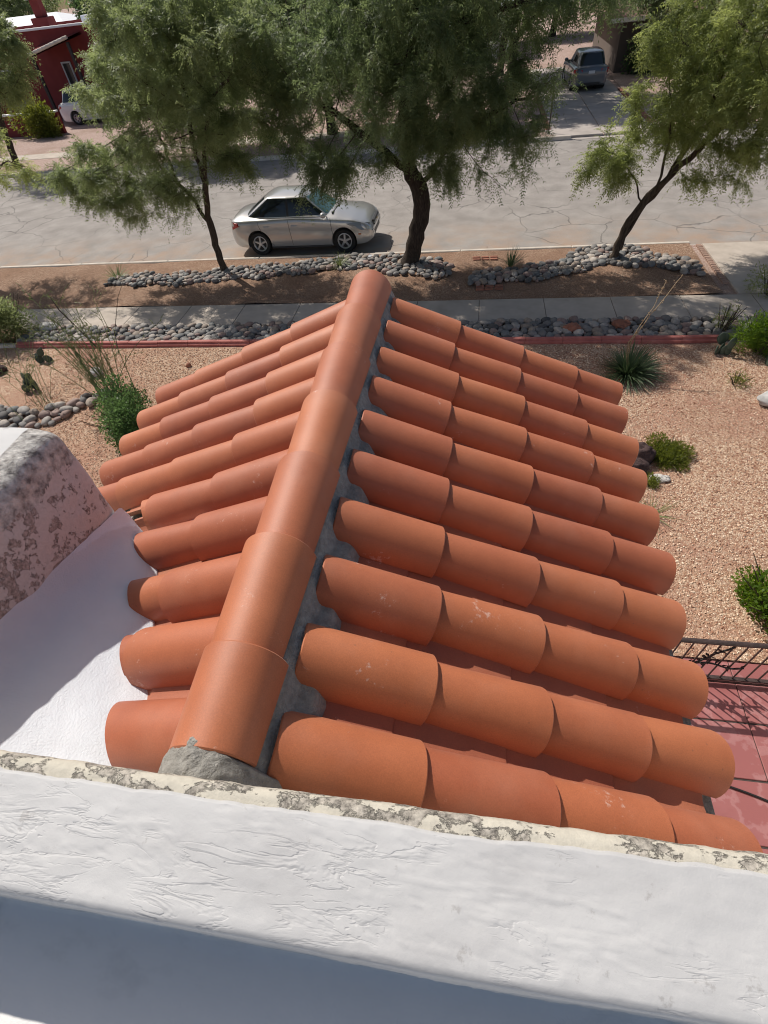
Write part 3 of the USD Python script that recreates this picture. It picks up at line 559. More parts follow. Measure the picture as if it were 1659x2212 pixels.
obj('ridge_mortar', grid(np.stack([Xm, Ym, zz], -1)), 'mortar', roof, smooth=True, label='grey mortar lump where the ridge meets the parapet')

# ------------------------------------------------------------------ railing, cable
rl = thing('iron_railing', 'brown iron railing with leafy vine ornament along the red patio edge', 'railing')
RX0, RX1, RY, RH = 2.02, 6.6, 2.80, .9
capp = np.array([(-.026, -.012), (-.026, .006), (-.016, .018), (0, .022), (.016, .018), (.026, .006), (.026, -.012)])
P = np.array([[(xx_, RY + p[0], RH - .02 + p[1]) for p in capp] for xx_ in (RX0, RX1)]); obj('top_rail', grid(P, True), 'iron', rl)
obj('bottom_rail', box(RX0, RX1, RY - .02, RY + .02, .085, .115), 'iron', rl)
obj('bottom_band', box(RX0, RX1, RY - .025, RY - .021, .03, .084), 'iron', rl)
for xx_ in (2.02, 4.3, 6.6): obj('post', bevel_box(xx_ - .022, xx_ + .022, RY - .022, RY + .022, .01, RH - .02, .004), 'iron', rl)
xb, i = 2.16, 0
while xb < 6.5:
    if abs(xb - 4.3) > .05: obj('baluster', tube([(xb, RY, .11), (xb, RY, .5), (xb, RY, RH - .03)], .0085, 8), 'iron', rl)
    xb += .128; i += 1
def vine(p0, p1, seed, wob):
    r = np.random.default_rng(seed); t = np.linspace(0, 1, 30); p0, p1 = np.array(p0, float), np.array(p1, float)
    d = p1 - p0; n = np.array([-d[2], 0, d[0]]) / np.linalg.norm(d); pts = p0 + t[:, None] * d + (wob * np.sin(t * 14 + seed))[:, None] * n + np.array([0, .012, 0]) * np.cos(t * 11)[:, None]
    ms = [tube(pts, .011, 6)]
    for k in range(2, 29, 2):
        for sd in (-1, 1):
            if r.random() < .8:
                dd = unit(d) * r.uniform(.2, .8) + sd * n + np.array([0, r.uniform(-.5, .5), 0])
                v, f = leaves([pts[k]], [dd], [[0, 1, .3]], r.uniform(.06, .09), r.uniform(.03, .045), .15)
                v2, f2 = leaves([pts[k]], [dd], [[0, 1, .3]], .001, .001); ms.append((np.vstack([v, v + [0, .005, 0]]), np.vstack([f, f[:, ::-1] + 4])))
    return cat(ms)
obj('iron_vine', vine((2.40, RY - .015, .12), (2.78, RY - .015, .86), 3, .02), 'black_iron', rl, label='black leafy iron vine climbing the balusters')
obj('iron_vine', vine((2.10, RY - .015, .46), (3.05, RY - .015, .40), 5, .018), 'black_iron', rl, label='black leafy iron vine running level between the balusters')
obj('iron_vine', vine((3.75, RY - .015, .12), (3.5, RY - .015, .86), 8, .02), 'black_iron', rl)
t_ = np.linspace(0, 1, 20)
obj('garden_hose', tube(np.stack([2.3 + 1.6 * t_, 1.76 - .36 * t_ + .03 * np.sin(t_ * 6), np.full(20, .026)], -1), .011, 8), 'black_iron', label='thin dark hose lying across the red patio by the eave', cat='hose')
#NEXT
# ------------------------------------------------------------------ cars
def car_paint(name, c, metal=.35, rough=.22): plain(name, c, rough, .5, metal, coat_weight=.6, coat_roughness=.05)
car_paint('silver_paint', (.50, .495, .48), .55); car_paint('grey_paint', (.12, .13, .14)); car_paint('white_car_paint', (.72, .72, .72), 0.)
plain('tyre_rubber', (.012, .012, .012), .8); plain('alloy', (.55, .55, .56), .35, .5, .6); plain('car_glass', (.012, .016, .017), .06, .75)
plain('windscreen_glass', (.07, .15, .15), .08, 1.); plain('lamp_red', (.32, .008, .012), .2, .6); plain('lamp_clear', (.20, .215, .22), .05, 1.); plain('trim_black', (.015, .015, .016), .45); plain('amber', (.5, .14, .02), .3); plain('gold_badge', (.45, .33, .1), .3, .5, .6); plain('plate_white', (.6, .6, .62), .5)  # windscreen: teal of reflection and sunshade painted into the glass colour
def wheel(name, th, x, y, R, side):
    prof = np.array([(.0, .2), (.02, .2), (.055, .215), (.095, R - .02), (.085, R - .004), (.0, R), (-.085, R - .004), (-.095, R - .02), (-.06, .2), (0, .2)])
    n = 30; an = np.arange(n) / n * 2 * np.pi
    P = np.array([[(x + p[1] * math.cos(a), y + side * p[0], R + p[1] * math.sin(a)) for p in prof] for a in an]); P = np.vstack([P, P[:1]])
    w = obj(name, grid(P), 'tyre_rubber', th, smooth=40)
    ms = []; ring = [(.02, .215), (.062, .218), (.066, .205), (.05, .188), (.0, .185)]
    P = np.array([[(x + p[1] * math.cos(a), y + side * p[0], R + p[1] * math.sin(a)) for p in ring] for a in an]); ms.append(grid(np.vstack([P, P[:1]])))
    for k in range(5):
        a = k / 5 * 2 * np.pi + .3; b = bevel_box(.03, .20, -.032, .032, -.02, .02, .008); v = b.vertices; rr = v[:, 0]
        wd = v[:, 1] * (1.15 - 1.2 * (rr - .03)); ca, sa = math.cos(a), math.sin(a)
        ms.append(trimesh.Trimesh(np.stack([x + rr * ca - wd * sa, y + side * (.045 + v[:, 2] * .8 - .02 * rr / .2), R + rr * sa + wd * ca], -1), b.faces, process=False))
    h = trimesh.creation.cylinder(.05, .05, sections=16); h.apply_transform(trimesh.transformations.rotation_matrix(math.pi / 2, (1, 0, 0))); h.apply_translation((x, y + side * .045, R)); ms.append(h)
    obj('rim', cat(ms), 'alloy', w, smooth=30)
    d = trimesh.creation.cylinder(.19, .03, sections=24); d.apply_transform(trimesh.transformations.rotation_matrix(math.pi / 2, (1, 0, 0))); d.apply_translation((x, y - side * .0, R)); obj('brake_disc', d, 'trim_black', w)
def make_car(name, label, category, paint, loc, rz, L=4.45, W=1.79, H=1.52, belt=.99, hood=.90, deck=1.06, cowl=1.12, roof_f=.38, roof_r=-1.02, back=-1.84, wb=2.685, R=.325, screen='windscreen_glass', group=None):
    th = thing(name, label, category, group, loc, rz); hl = L / 2; hw = W / 2; xf, xr = wb / 2 + .02, -wb / 2 + .02
    st = np.array(sorted(set(np.round(np.r_[-hl, -hl + .015, -hl + .06, -hl + .14, np.linspace(-hl + .25, hl - .25, 44), hl - .14, hl - .06, hl - .015, hl], 4))))
    def bw(x):
        e = np.clip((abs(x) - (hl - .62)) / .62, 0, 1); return hw * (1 - .20 * e ** 2.8)
    def sm(x, a, b): t = np.clip((x - a) / (b - a), 0, 1); return t * t * (3 - 2 * t)
    rows = []
    for x in st:
        w = float(bw(x))
        if abs(x) > hl - .15: w -= .04 * ((abs(x) - hl + .15) / .15) ** 2
        zt = np.interp(x, [-hl, -hl + .08, -hl + .3, back, cowl, hl - .55, hl - .18, hl - .05, hl], [deck - .26, deck - .05, deck, deck + .02, belt + .05, hood + .02, hood - .10, hood - .22, hood - .34])
        zs = min(zt - .035, np.interp(x, [-hl, 0, hl], [deck - .1, belt, hood - .05])); zb = np.interp(abs(x), [0, hl - .7, hl - .2, hl], [.19, .19, .22, .32])
        if abs(x) > hl - .01: zb += .08
        mid = .5 * (zb + zs) + .04
        rows.append([(0, zb), (.80 * w, zb), (.94 * w, zb + .02), (.985 * w, zb + .12), (1.0 * w, mid - .06), (1.0 * w, mid + .06), (.985 * w, zs - .10), (.955 * w, zs - .03), (.92 * w, zs), (.80 * w, zs + .45 * (zt - zs)), (.5 * w, zt), (0, zt + .015)])
    h = np.array(rows); S = np.concatenate([h, h[:, -2:0:-1] * [-1, 1]], 1); m = S.shape[1]
    P = np.concatenate([np.broadcast_to(st[:, None, None], (len(st), m, 1)), S], -1); g = grid(P, True); c0 = len(g.vertices)
    v = np.vstack([g.vertices, P[0].mean(0)[None], P[-1].mean(0)[None]]); B = (len(st) - 1) * m
    f = np.vstack([g.faces, [[c0, (k + 1) % m, k] for k in range(m)], [[c0 + 1, B + k, B + (k + 1) % m] for k in range(m)]])
    body = trimesh.Trimesh(v, f, process=False)
    body.fix_normals()
    if body.volume < 0: body.invert()
    man = m3.Manifold(m3.Mesh(vert_properties=body.vertices.astype(np.float32), tri_verts=body.faces.astype(np.uint32)))
    for wx in (xf, xr):
        for sd in (-1, 1):
            c = m3.Manifold.cylinder(.6, R + .055, R + .055, 40).rotate((90, 0, 0)).translate((wx, sd * (hw - .02) + .3, R + .012)); man = man - c
    if man.is_empty(): raise ValueError('car body')
    bm = man.to_mesh(); bt = trimesh.Trimesh(bm.vert_properties[:, :3], bm.tri_verts, process=False)
    obj('body', bt, paint, th, smooth=32)
    for wx in (xf, xr):
        for sd in (-1, 1):
            c = trimesh.creation.cylinder(R + .05, .30, sections=32); c.apply_transform(trimesh.transformations.rotation_matrix(math.pi / 2, (1, 0, 0))); c.apply_translation((wx, sd * (hw - .34), R + .012))
            obj('wheel_arch', c, 'trim_black', th, smooth=40); wheel('wheel', th, wx, sd * (hw - .095), R, sd)
    # greenhouse
    nth, nt = 320, 34; ph = np.linspace(0, 2 * np.pi, 2000, endpoint=False); n_ = 7.
    bx, by = np.sign(np.cos(ph)) * np.abs(np.cos(ph)) ** (2 / n_), np.sign(np.sin(ph)) * np.abs(np.sin(ph)) ** (2 / n_)
    q = np.stack([bx * 1.3, by * .75], -1); d = np.r_[0, np.cumsum(np.linalg.norm(np.diff(np.vstack([q, q[:1]]), axis=0), axis=1))]; uu = np.linspace(0, d[-1], nth, endpoint=False)
    ux, uy = np.interp(uu, d, np.r_[bx, bx[0]]), np.interp(uu, d, np.r_[by, by[0]])
    T = np.linspace(0, 1, nt); rows = []
    for t in T:
        z = belt - .03 + (H - .035 - belt + .03) * t; fx = cowl + (roof_f - cowl) * (t ** .95); bk = back + (roof_r - back) * (t ** 1.1); wt = hw * (.875 - .20 * t ** 1.35)
        e = np.clip((t - .88) / .12, 0, 1); ins = .05 * (1 - math.sqrt(1 - e * e * .98))
        a, c = (fx - bk) / 2 - ins, (fx + bk) / 2
        X = c + a * ux; X = X + np.where(ux > .5, -.16, .10) * (np.abs(uy) ** 2) * (np.abs(ux) ** 6) + 0; Y = (wt - ins) * uy * np.interp(X, [bk, (bk + fx) / 2, fx], [.93, 1.0, .95]); zz = np.full(nth, z) + .05 * (1 - t) * (np.abs(ux) > .97) * 0
        rows.append(np.stack([X, Y, zz], -1))
    G = np.array(rows); top = G[-1]; K = 14; ctr = top.mean(0); cap = [top]
    for k in range(1, K + 1):
        s = 1 - k / K; ring = ctr + (top - ctr) * s; ring[:, 2] = H - .035 + .05 * (1 - s ** 2.2); cap.append(ring)
    A = np.vstack([G, np.array(cap[1:])]); gm = grid(A.transpose(1, 0, 2)); 
    iu = np.arange(nth); A2 = A.transpose(1, 0, 2); gm = grid(np.concatenate([A2, A2[:1]], 0)); nr = A.shape[0]
    if True:
        fcn = gm.faces; row = np.minimum.reduce(fcn % nr, axis=1); colr = (fcn // nr).min(1); cc = np.where(colr >= nth, 0, colr)
    t_of = row / (nt - 1); ux_f, uy_f = ux[np.clip(cc, 0, nth - 1)], uy[np.clip(cc, 0, nth - 1)]; ctrs = gm.triangles_center
    onside = row < nt - 3
    front = onside & (ux_f > .93) & (np.abs(uy_f) < .90) & (t_of > .10) & (t_of < .93)
    rear = onside & (ux_f < -.93) & (np.abs(uy_f) < .86) & (t_of > .16) & (t_of < .90)
    sx0, sx1 = -.80, .83
    side = onside & (np.abs(uy_f) > .9) & (ux_f > sx0 - .14 * (1 - t_of)) & (ux_f < sx1 + .10 * (1 - t_of)) & (t_of > .10) & (t_of < .92)
    xm = ctrs[:, 0]; pill = side & (np.abs(xm + .30) < .035)
    rest = ~(front | rear | side)
    obj('roof', (gm.vertices, gm.faces[rest]), paint, th, smooth=True)
    obj('windscreen', (gm.vertices, gm.faces[front]), screen, th, smooth=True)
    obj('rear_window', (gm.vertices, gm.faces[rear]), 'car_glass', th, smooth=True)
    for sd in (-1, 1):
        for lo, hi in ((-9, -.335), (-.265, 9)):
            msk = side & ~pill & (ctrs[:, 1] * sd > 0) & (xm > lo) & (xm < hi)
            if msk.any(): obj('side_window', (gm.vertices, gm.faces[msk]), 'car_glass', th, smooth=True)
        if (pill & (ctrs[:, 1] * sd > 0)).any(): obj('door_pillar', (gm.vertices, gm.faces[pill & (ctrs[:, 1] * sd > 0)]), 'trim_black', th, smooth=True)
    # door gaps, sills, handles, mirrors, lamps
    def side_y(x, z):
        k = np.argmin(np.abs(st - x)); return np.interp(z, h[k, 2:9, 1], h[k, 2:9, 0])
    zz = np.linspace(.27, belt - .04, 12)
    for sd in (-1, 1):
        for x0, lean in ((1.0, .05), (-.30, .04), (-1.27, -.02)):
            pts = [(x0 + lean * (1 - (z - .27) / .6) + (.34 * ((belt - .04 - z) / .6) ** 1.6 if x0 < -1 else 0), sd * (side_y(x0, z) + .0005), z) for z in zz]
            obj('door_gap', tube(pts, .006, 4), 'trim_black', th)
        for x0 in (-.22, -1.10): obj('door_handle', bevel_box(x0, x0 + .19, sd * (side_y(x0, .80)) - .012, sd * (side_y(x0, .80)) + .018, .79, .825, .008), paint, th)
        obj('sill', bevel_box(-.95, .95, sd * (hw * .95) - .02, sd * (hw * .95) + .02, .185, .235, .008), 'trim_black', th)
        mv = trimesh.creation.icosphere(2); mv.vertices = mv.vertices * [.09, .105, .075] + [cowl - .30, sd * (hw * .875 + .13), belt + .07]; obj('mirror', mv, paint, th, smooth=True)
        obj('mirror_arm', tube([(cowl - .26, sd * (hw * .8), belt + .02), (cowl - .28, sd * (hw * .875 + .08), belt + .04)], .022, 6), 'trim_black', th)
        hp = np.array([(hl - .06, bw(hl - .06) - .26, hood - .27), (hl - .10, bw(hl - .1) - .16, hood - .17), (hl - .40, bw(hl - .4) - .04, hood - .085), (hl - .74, bw(hl - .74) + .004, hood - .10), (hl - .55, bw(hl - .55) + .006, hood - .20), (hl - .30, bw(hl - .3) + .006, hood - .29), (hl - .12, bw(hl - .12) - .03, hood - .30)])
        pts = np.vstack([hp + [.012, .008, .012], hp * [1, .9, 1] - [.10, 0, .03]]) * [1, sd, 1]; obj('headlight', trimesh.convex.convex_hull(pts), 'lamp_clear', th, smooth=25)
        tp = np.array([(-hl + .04, bw(hl - .04) - .28, deck - .15), (-hl + .01, bw(hl - .01) - .26, deck - .30), (-hl + .10, bw(hl - .1) - .01, deck - .33), (-hl + .34, bw(hl - .34) + .004, deck - .23), (-hl + .30, bw(hl - .3) - .0, deck - .15), (-hl + .12, bw(hl - .12) - .06, deck - .12)])
        pts = np.vstack([tp + [-.012, .008, 0], tp * [1, .9, 1] + [.1, 0, 0]]) * [1, sd, 1]; obj('tail_light', trimesh.convex.convex_hull(pts), 'lamp_red', th, smooth=25)
        obj('side_marker', bevel_box(hl - .42, hl - .33, sd * bw(hl - .37) - .02, sd * bw(hl - .37) + .02, .50, .535, .006), 'amber', th)
        fp = np.array([(hl - .05, .50, .34), (hl - .05, .50, .44), (hl - .22, .74, .47), (hl - .17, .72, .35)]); pts = np.vstack([fp + [.02, .01, 0], fp - [.1, .05, 0]]) * [1, sd, 1]
        obj('fog_lamp_vent', trimesh.convex.convex_hull(pts), 'trim_black', th)
    obj('grille', bevel_box(hl - .08, hl + .012, -.40, .40, hood - .31, hood - .17, .015), 'trim_black', th); obj('lower_grille', bevel_box(hl - .08, hl + .006, -.42, .42, .36, .50, .015), 'trim_black', th)
    obj('grille_bar', bevel_box(hl - .02, hl + .02, -.42, .42, hood - .255, hood - .225, .008), paint, th); obj('front_badge', bevel_box(hl, hl + .026, -.07, .07, hood - .262, hood - .218, .006), 'gold_badge', th)
    obj('number_plate', bevel_box(-hl - .012, -hl + .03, -.16, .16, deck - .32, deck - .2, .004), 'plate_white', th)
    obj('rear_bumper_trim', bevel_box(-hl - .008, -hl + .05, -.5, .5, .30, .40, .01), 'trim_black', th)
    wp = [(cowl - .08, -.62, belt + .032), (cowl - .01, 0, belt + .045), (cowl - .08, .62, belt + .032)]; obj('wiper_cowl', tube(wp, [.028, .03, .028], 6), 'trim_black', th)
    return th
make_car('parked_car', 'silver four door sedan parked at the near kerb between two trees', 'car', 'silver_paint', (-5.18, 16.66, -.10), -.8)
make_car('parked_car', 'dusty grey hatchback seen from behind in the shaded driveway across the street', 'car', 'grey_paint', (5.75, 38.6, .012), 92, L=4.5, W=1.82, H=1.62, belt=1.0, hood=.95, deck=1.08, back=-2.1, roof_r=-1.75, roof_f=.2, R=.34, screen='car_glass')
make_car('parked_car', 'white roofed car parked by the red house at far left', 'car', 'white_car_paint', (-25.6, 40.2, .0), 4, L=4.9, W=1.9, H=1.85, belt=1.15, hood=1.08, deck=1.2, back=-2.2, roof_r=-1.9, roof_f=.4, R=.36, screen='car_glass')

# ------------------------------------------------------------------ houses across the street
hs = thing('red_house', 'dark red stucco house with white parapet cap and chimney at far left', 'house')
obj('wall', cat([box(-42, -21.4, 42, 42.3, 0, 4.62), box(-21.7, -21.4, 42.3, 54, 0, 4.62), box(-42, -21.7, 53.7, 54, 0, 4.62)]), 'red_stucco', hs)
obj('roof', box(-42, -21.7, 42.3, 53.7, 4.1, 4.25), 'roof_white', hs)
obj('parapet_cap', cat([bevel_box(-42, -21.3, 41.95, 42.36, 4.62, 4.74, .02), bevel_box(-21.75, -21.35, 42.37, 54, 4.62, 4.74, .02)]), 'white_paint', hs)
obj('roof_vent', bevel_box(-27.4, -24.4, 45, 47, 4.25, 5.0, .04), 'roof_white', hs)
ch = obj('chimney', cat([bevel_box(-30.2, -29.0, 43.6, 44.6, 4.2, 5.15, .03), bevel_box(-29.9, -29.3, 43.8, 44.4, 5.15, 6.0, .03)]), 'red_stucco', hs); obj('chimney_cap', bevel_box(-30.0, -29.2, 43.7, 44.5, 6.0, 6.1, .02), 'white_paint', ch)
P = np.array([[(-29.2, 40.2, 3.55), (-29.2, 42, 3.95)], [(-25.9, 40.2, 4.2), (-25.9, 42, 4.35)]]); P2 = P - [0, 0, .14]
pr = obj('porch_roof', cat([grid(P), grid(P2[:, ::-1])]), 'red_stucco', hs)
for k in range(10):
    a, b = k / 10, (k + 1) / 10 + .01; e = lambda u: np.array([-29.2 + 3.3 * u, 40.2, 3.57 + .65 * u])
    obj('edge_tile', tube([e(a), e(b)], [.10, .085], 7), 'kerb_concrete', pr, smooth=True)
for x0, x1, z0, z1 in ((-33.6, -32.2, .9, 2.9), (-28.2, -27.5, .1, 3.0), (-24.6, -23.4, .9, 2.7)):
    w = obj('window_frame', cat([box(x0, x1, 41.93, 41.99, z1 - .08, z1), box(x0, x1, 41.93, 41.99, z0, z0 + .08), box(x0, x0 + .09, 41.93, 41.99, z0 + .08, z1 - .08), box(x1 - .09, x1, 41.93, 41.99, z0 + .08, z1 - .08)]), 'grey_stucco', hs); obj('pane', box(x0 + .09, x1 - .09, 41.95, 41.985, z0 + .08, z1 - .08), 'dark_glass', w)
for xx_ in (-29.0, -26.1): obj('porch_post', bevel_box(xx_ - .09, xx_ + .09, 40.3, 40.48, 0, 3.5 if xx_ < -28 else 4.0, .01), 'dark_wood', hs)
gw = thing('garden_wall', 'low dark red garden wall with white cap before the red house', 'wall')
obj('wall', box(-37, -26.5, 36.8, 37.05, 0, 1.08), 'red_stucco', gw)
for k in range(7): obj('cap_block', bevel_box(-37 + k * 1.5 + .01, -35.5 + k * 1.5 - .01, 36.76, 37.1, 1.08, 1.17, .012), 'white_paint', gw)
def plain_house(label, x0, x1, y0, y1, h, mat_, roofmat, rise, eave=.5, door=None):
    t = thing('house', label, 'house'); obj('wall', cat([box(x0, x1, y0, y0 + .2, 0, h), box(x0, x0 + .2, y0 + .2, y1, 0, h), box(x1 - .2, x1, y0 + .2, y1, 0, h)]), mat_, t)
    a, b, c, d = x0 - eave, x1 + eave, y0 - eave, y1 + eave; cy = (c + d) / 2; k = (d - c) / 2 * .75
    V = np.array([(a, c, h), (b, c, h), (b, d, h), (a, d, h), (a + k, cy, h + rise), (b - k, cy, h + rise)]); 
    obj('roof', trimesh.convex.convex_hull(np.vstack([V, V[:4] - [0, 0, .12]])), roofmat, t)
    obj('fascia', cat([box(a - .02, b + .02, c - .03, c - .005, h - .17, h + .02)]), 'white_paint', t)
    n = max(1, int((x1 - x0) / 3))
    for i in range(n):
        wx = x0 + (i + .5) * (x1 - x0) / n; w = obj('window_frame', cat([box(wx - .7, wx + .7, y0 - .05, y0 - .004, 2.0, 2.08), box(wx - .7, wx + .7, y0 - .05, y0 - .004, .9, .98)]), 'white_paint', t); obj('pane', box(wx - .66, wx + .66, y0 - .03, y0 - .003, .98, 2.0), 'dark_glass', w)
    return t
plain_house('house with brown shingle roof and white fascia behind the grey car at right', 7.9, 14.5, 41.5, 51, 2.45, 'eave_shade_wall', 'brown_shingle', 2.6, .9)
plain_house('grey house with pale flat hipped roof right of the brown shingle roof', 13.2, 24, 57, 66, 2.7, 'grey_stucco', 'grey_stucco', 1.4)
plain_house('long pale grey house behind the red house at the top left', -62, -42, 66, 78, 3.4, 'grey_stucco', 'roof_white', 1.6)
plain_house('white walled house behind the far trees at the top centre', -16, 2, 52, 62, 2.8, 'house_wall', 'roof_white', 1.2)
plain_house('pale house with grey roof beyond the red chimney', -38, -24, 70, 80, 3.6, 'house_wall', 'grey_stucco', 1.6)

# ------------------------------------------------------------------ trees
def grow(r, trunk, blobs, n_att, step=.2, infl=1.5, kill=.34, iters=110):
    """space colonisation from trunk polylines toward points in ellipsoid blobs -> nodes, parents"""
    N, Pn = [], []
    for path, start in trunk:
        path = np.array(path, float); d = np.r_[0, np.cumsum(np.linalg.norm(np.diff(path, axis=0), axis=1))]; t = np.arange(0, d[-1], step)
        t = np.r_[t, d[-1]]; q = np.stack([np.interp(t, d, path[:, k]) for k in range(3)], -1); q[1:-1] += r.normal(0, .018, (len(q) - 2, 3))
        if start is None: par = -1
        else: par = int(np.argmin(np.linalg.norm(np.array(N) - q[0], axis=1))); q = q[1:]
        for p in q: N.append(p); Pn.append(par); par = len(N) - 1
    vol = np.array([b[3] * b[4] * b[5] for b in blobs]); cnt = (n_att * vol / vol.sum()).astype(int); A = []
    for b, c in zip(blobs, cnt):
        u = unit(r.normal(size=(c, 3))) * (r.random((c, 1)) ** .45); A.append(u * b[3:6] + b[:3])
    A = np.vstack(A)
    for it in range(iters):
        if len(A) == 0: break
        tr = cKDTree(np.array(N)); d, i = tr.query(A); A = A[d > kill]; i = i[d > kill]; d = d[d > kill]
        m = d < (infl if it > 25 else 9.); 
        if not m.any(): break
        acc = {}
        dirs = unit(A[m] - np.array(N)[i[m]])
        ii = i[m]; order = np.argsort(ii); ii, dirs = ii[order], dirs[order]; us, st_ = np.unique(ii, return_index=True)
        sums = np.add.reduceat(dirs, st_); new = np.array(N)[us] + step * unit(sums + r.normal(0, .28, sums.shape) + [0, 0, .05])
        dd, _ = tr.query(new); new, us = new[dd > step * .45], us[dd > step * .45]
        if len(new) == 0: break
        N.extend(new); Pn.extend(us.tolist())
        if len(N) > 6500: break
    return np.array(N), np.array(Pn)
def tree(label, trunk, blobs, seed, base_r, leafmat, barkmat='mesquite_bark', n_att=1500, sprays=4200, leafL=.068, leafW=.019, K=9, sprayL=.34, droop=.45, group=None, name='mesquite_tree', fork=None, step=.2, lbl_cat='tree'):
    r = np.random.default_rng(seed); N, Pn = grow(r, trunk, blobs, n_att, step)
    n = len(N); cnt = np.zeros(n); kids = [[] for _ in range(n)]
    for i in range(n - 1, -1, -1):
        if not kids[i]: cnt[i] = 1
        if Pn[i] >= 0: cnt[Pn[i]] += cnt[i]; kids[Pn[i]].append(i)
    ex = math.log(base_r / .0045) / math.log(max(cnt[0], 2)); R = .0045 * cnt ** ex
    t = thing(name, label, lbl_cat, group); thick, thin = [], []
    roots = [(i, None) for i in range(n) if Pn[i] < 0]; stack = list(roots)
    while stack:
        i, par = stack.pop(); chain = [par] if par is not None else []; rr = []
        while True:
            chain.append(i)
            if not kids[i]: break
            ks = sorted(kids[i], key=lambda k: -cnt[k])
            for k in ks[1:]: stack.append((k, i))
            i = ks[0]
        if len(chain) < 2: continue
        rads_ = R[chain].copy()
        if par is not None: rads_[0] = rads_[1]
        pts = N[chain]
        if par is None: rads_[0] *= 1.35; rads_[1] *= 1.08
        big = rads_ > .03
        kb_ = int(big.sum())
        if kb_ >= 2: thick.append(tube(pts[:kb_ + 1], rads_[:kb_ + 1], 9))
        s0 = max(0, kb_ - 1) if kb_ >= 2 else 0
        if len(pts) - s0 >= 2: thin.append(tube(pts[s0:], rads_[s0:], 4, cap=False))
    if thick: obj('trunk', cat(thick), barkmat, t, smooth=True)
    if thin: obj('branches', cat(thin), 'twig_bark' if base_r < .3 else barkmat, t, smooth=True)
    tips = np.where((R < .016) & (Pn >= 0))[0]; w = np.where(cnt[tips] <= 1, 3., 1.) * np.clip((fbm(N[tips] * (.9 if leafL < .1 else .45) + seed, 3, seed) - .36) / .2, .12, 1.); pick = r.choice(tips, sprays, p=w / w.sum())
    par = Pn[pick]; f = r.random((sprays, 1)); B = N[par] * (1 - f) + N[pick] * f + r.normal(0, .03, (sprays, 3))
    D = unit(unit(N[pick] - N[par]) * .7 + r.normal(0, .75, (sprays, 3)) + [0, 0, -.05]); Ls = sprayL * r.uniform(.6, 1.3, (sprays, 1))
    tt = np.linspace(.12, 1, K)[None, :, None]; C = B[:, None] + D[:, None] * Ls[:, None] * tt + np.array([0, 0, -1.]) * droop * Ls[:, None] * tt ** 2
    T_ = unit(D[:, None] + np.array([0, 0, -2.]) * droop * tt); S_ = unit(np.cross(T_, unit(r.normal(0, .5, (sprays, 1, 3)) + [0, 0, 1.])))
    cs, ds, ns = [], [], []
    for sd in (-1, 1):
        dd = sd * S_ * .85 + T_ * .55 + [0, 0, -.28] + r.normal(0, .22, C.shape); cs.append(C.reshape(-1, 3)); ds.append(dd.reshape(-1, 3)); ns.append((np.cross(S_, T_) * sd + r.normal(0, .35, C.shape)).reshape(-1, 3))
    c, d, nn = np.vstack(cs), np.vstack(ds), np.vstack(ns); k = len(c)
    obj('crown', leaves(c, d, nn, leafL * r.uniform(.7, 1.35, k), leafW * r.uniform(.8, 1.2, k)), leafmat, t)
    return t
tree('slender mesquite tree with thin dark trunk forking left of the silver sedan',
     [([(-7.25, 14.37, -.05), (-7.25, 14.35, .69), (-7.2, 14.3, 1.3), (-7.16, 14.3, 1.62)], None), ([(-7.2, 14.3, 1.35), (-7.5, 14.45, 1.85), (-7.9, 14.6, 2.25), (-8.5, 14.8, 2.8), (-9.2, 14.9, 3.3)], 1),
      ([(-7.16, 14.3, 1.62), (-6.9, 14.1, 2.3), (-6.63, 14.0, 3.0), (-6.3, 13.8, 3.5), (-5.9, 13.9, 4.1)], 1), ([(-6.9, 14.1, 2.3), (-7.0, 14.3, 3.1), (-6.9, 14.5, 4.0), (-7.0, 14.6, 4.9)], 1), ([(-7.9, 14.6, 2.25), (-8.1, 14.9, 3.0), (-8.3, 15.1, 3.9)], 1)],
     [(-6.9, 14.4, 4.0, 2.0, 2.4, 1.4), (-9.6, 14.0, 2.75, 1.85, 1.3, .72), (-6.2, 14.2, 5.0, 2.0, 2.2, 1.0), (-6.2, 13.9, 3.1, 1.3, 1.2, .7), (-6.9, 14.2, 5.3, 1.3, 1.8, .8), (-8.3, 14.3, 4.5, 1.1, 1.4, .8), (-5.0, 14.3, 3.9, 1.3, 1.4, .9), (-8.6, 13.4, 2.3, 1.3, .9, .6)],
     11, .095, 'leaf_grey_green', 'young_bark', 2300, 12500, droop=.42)
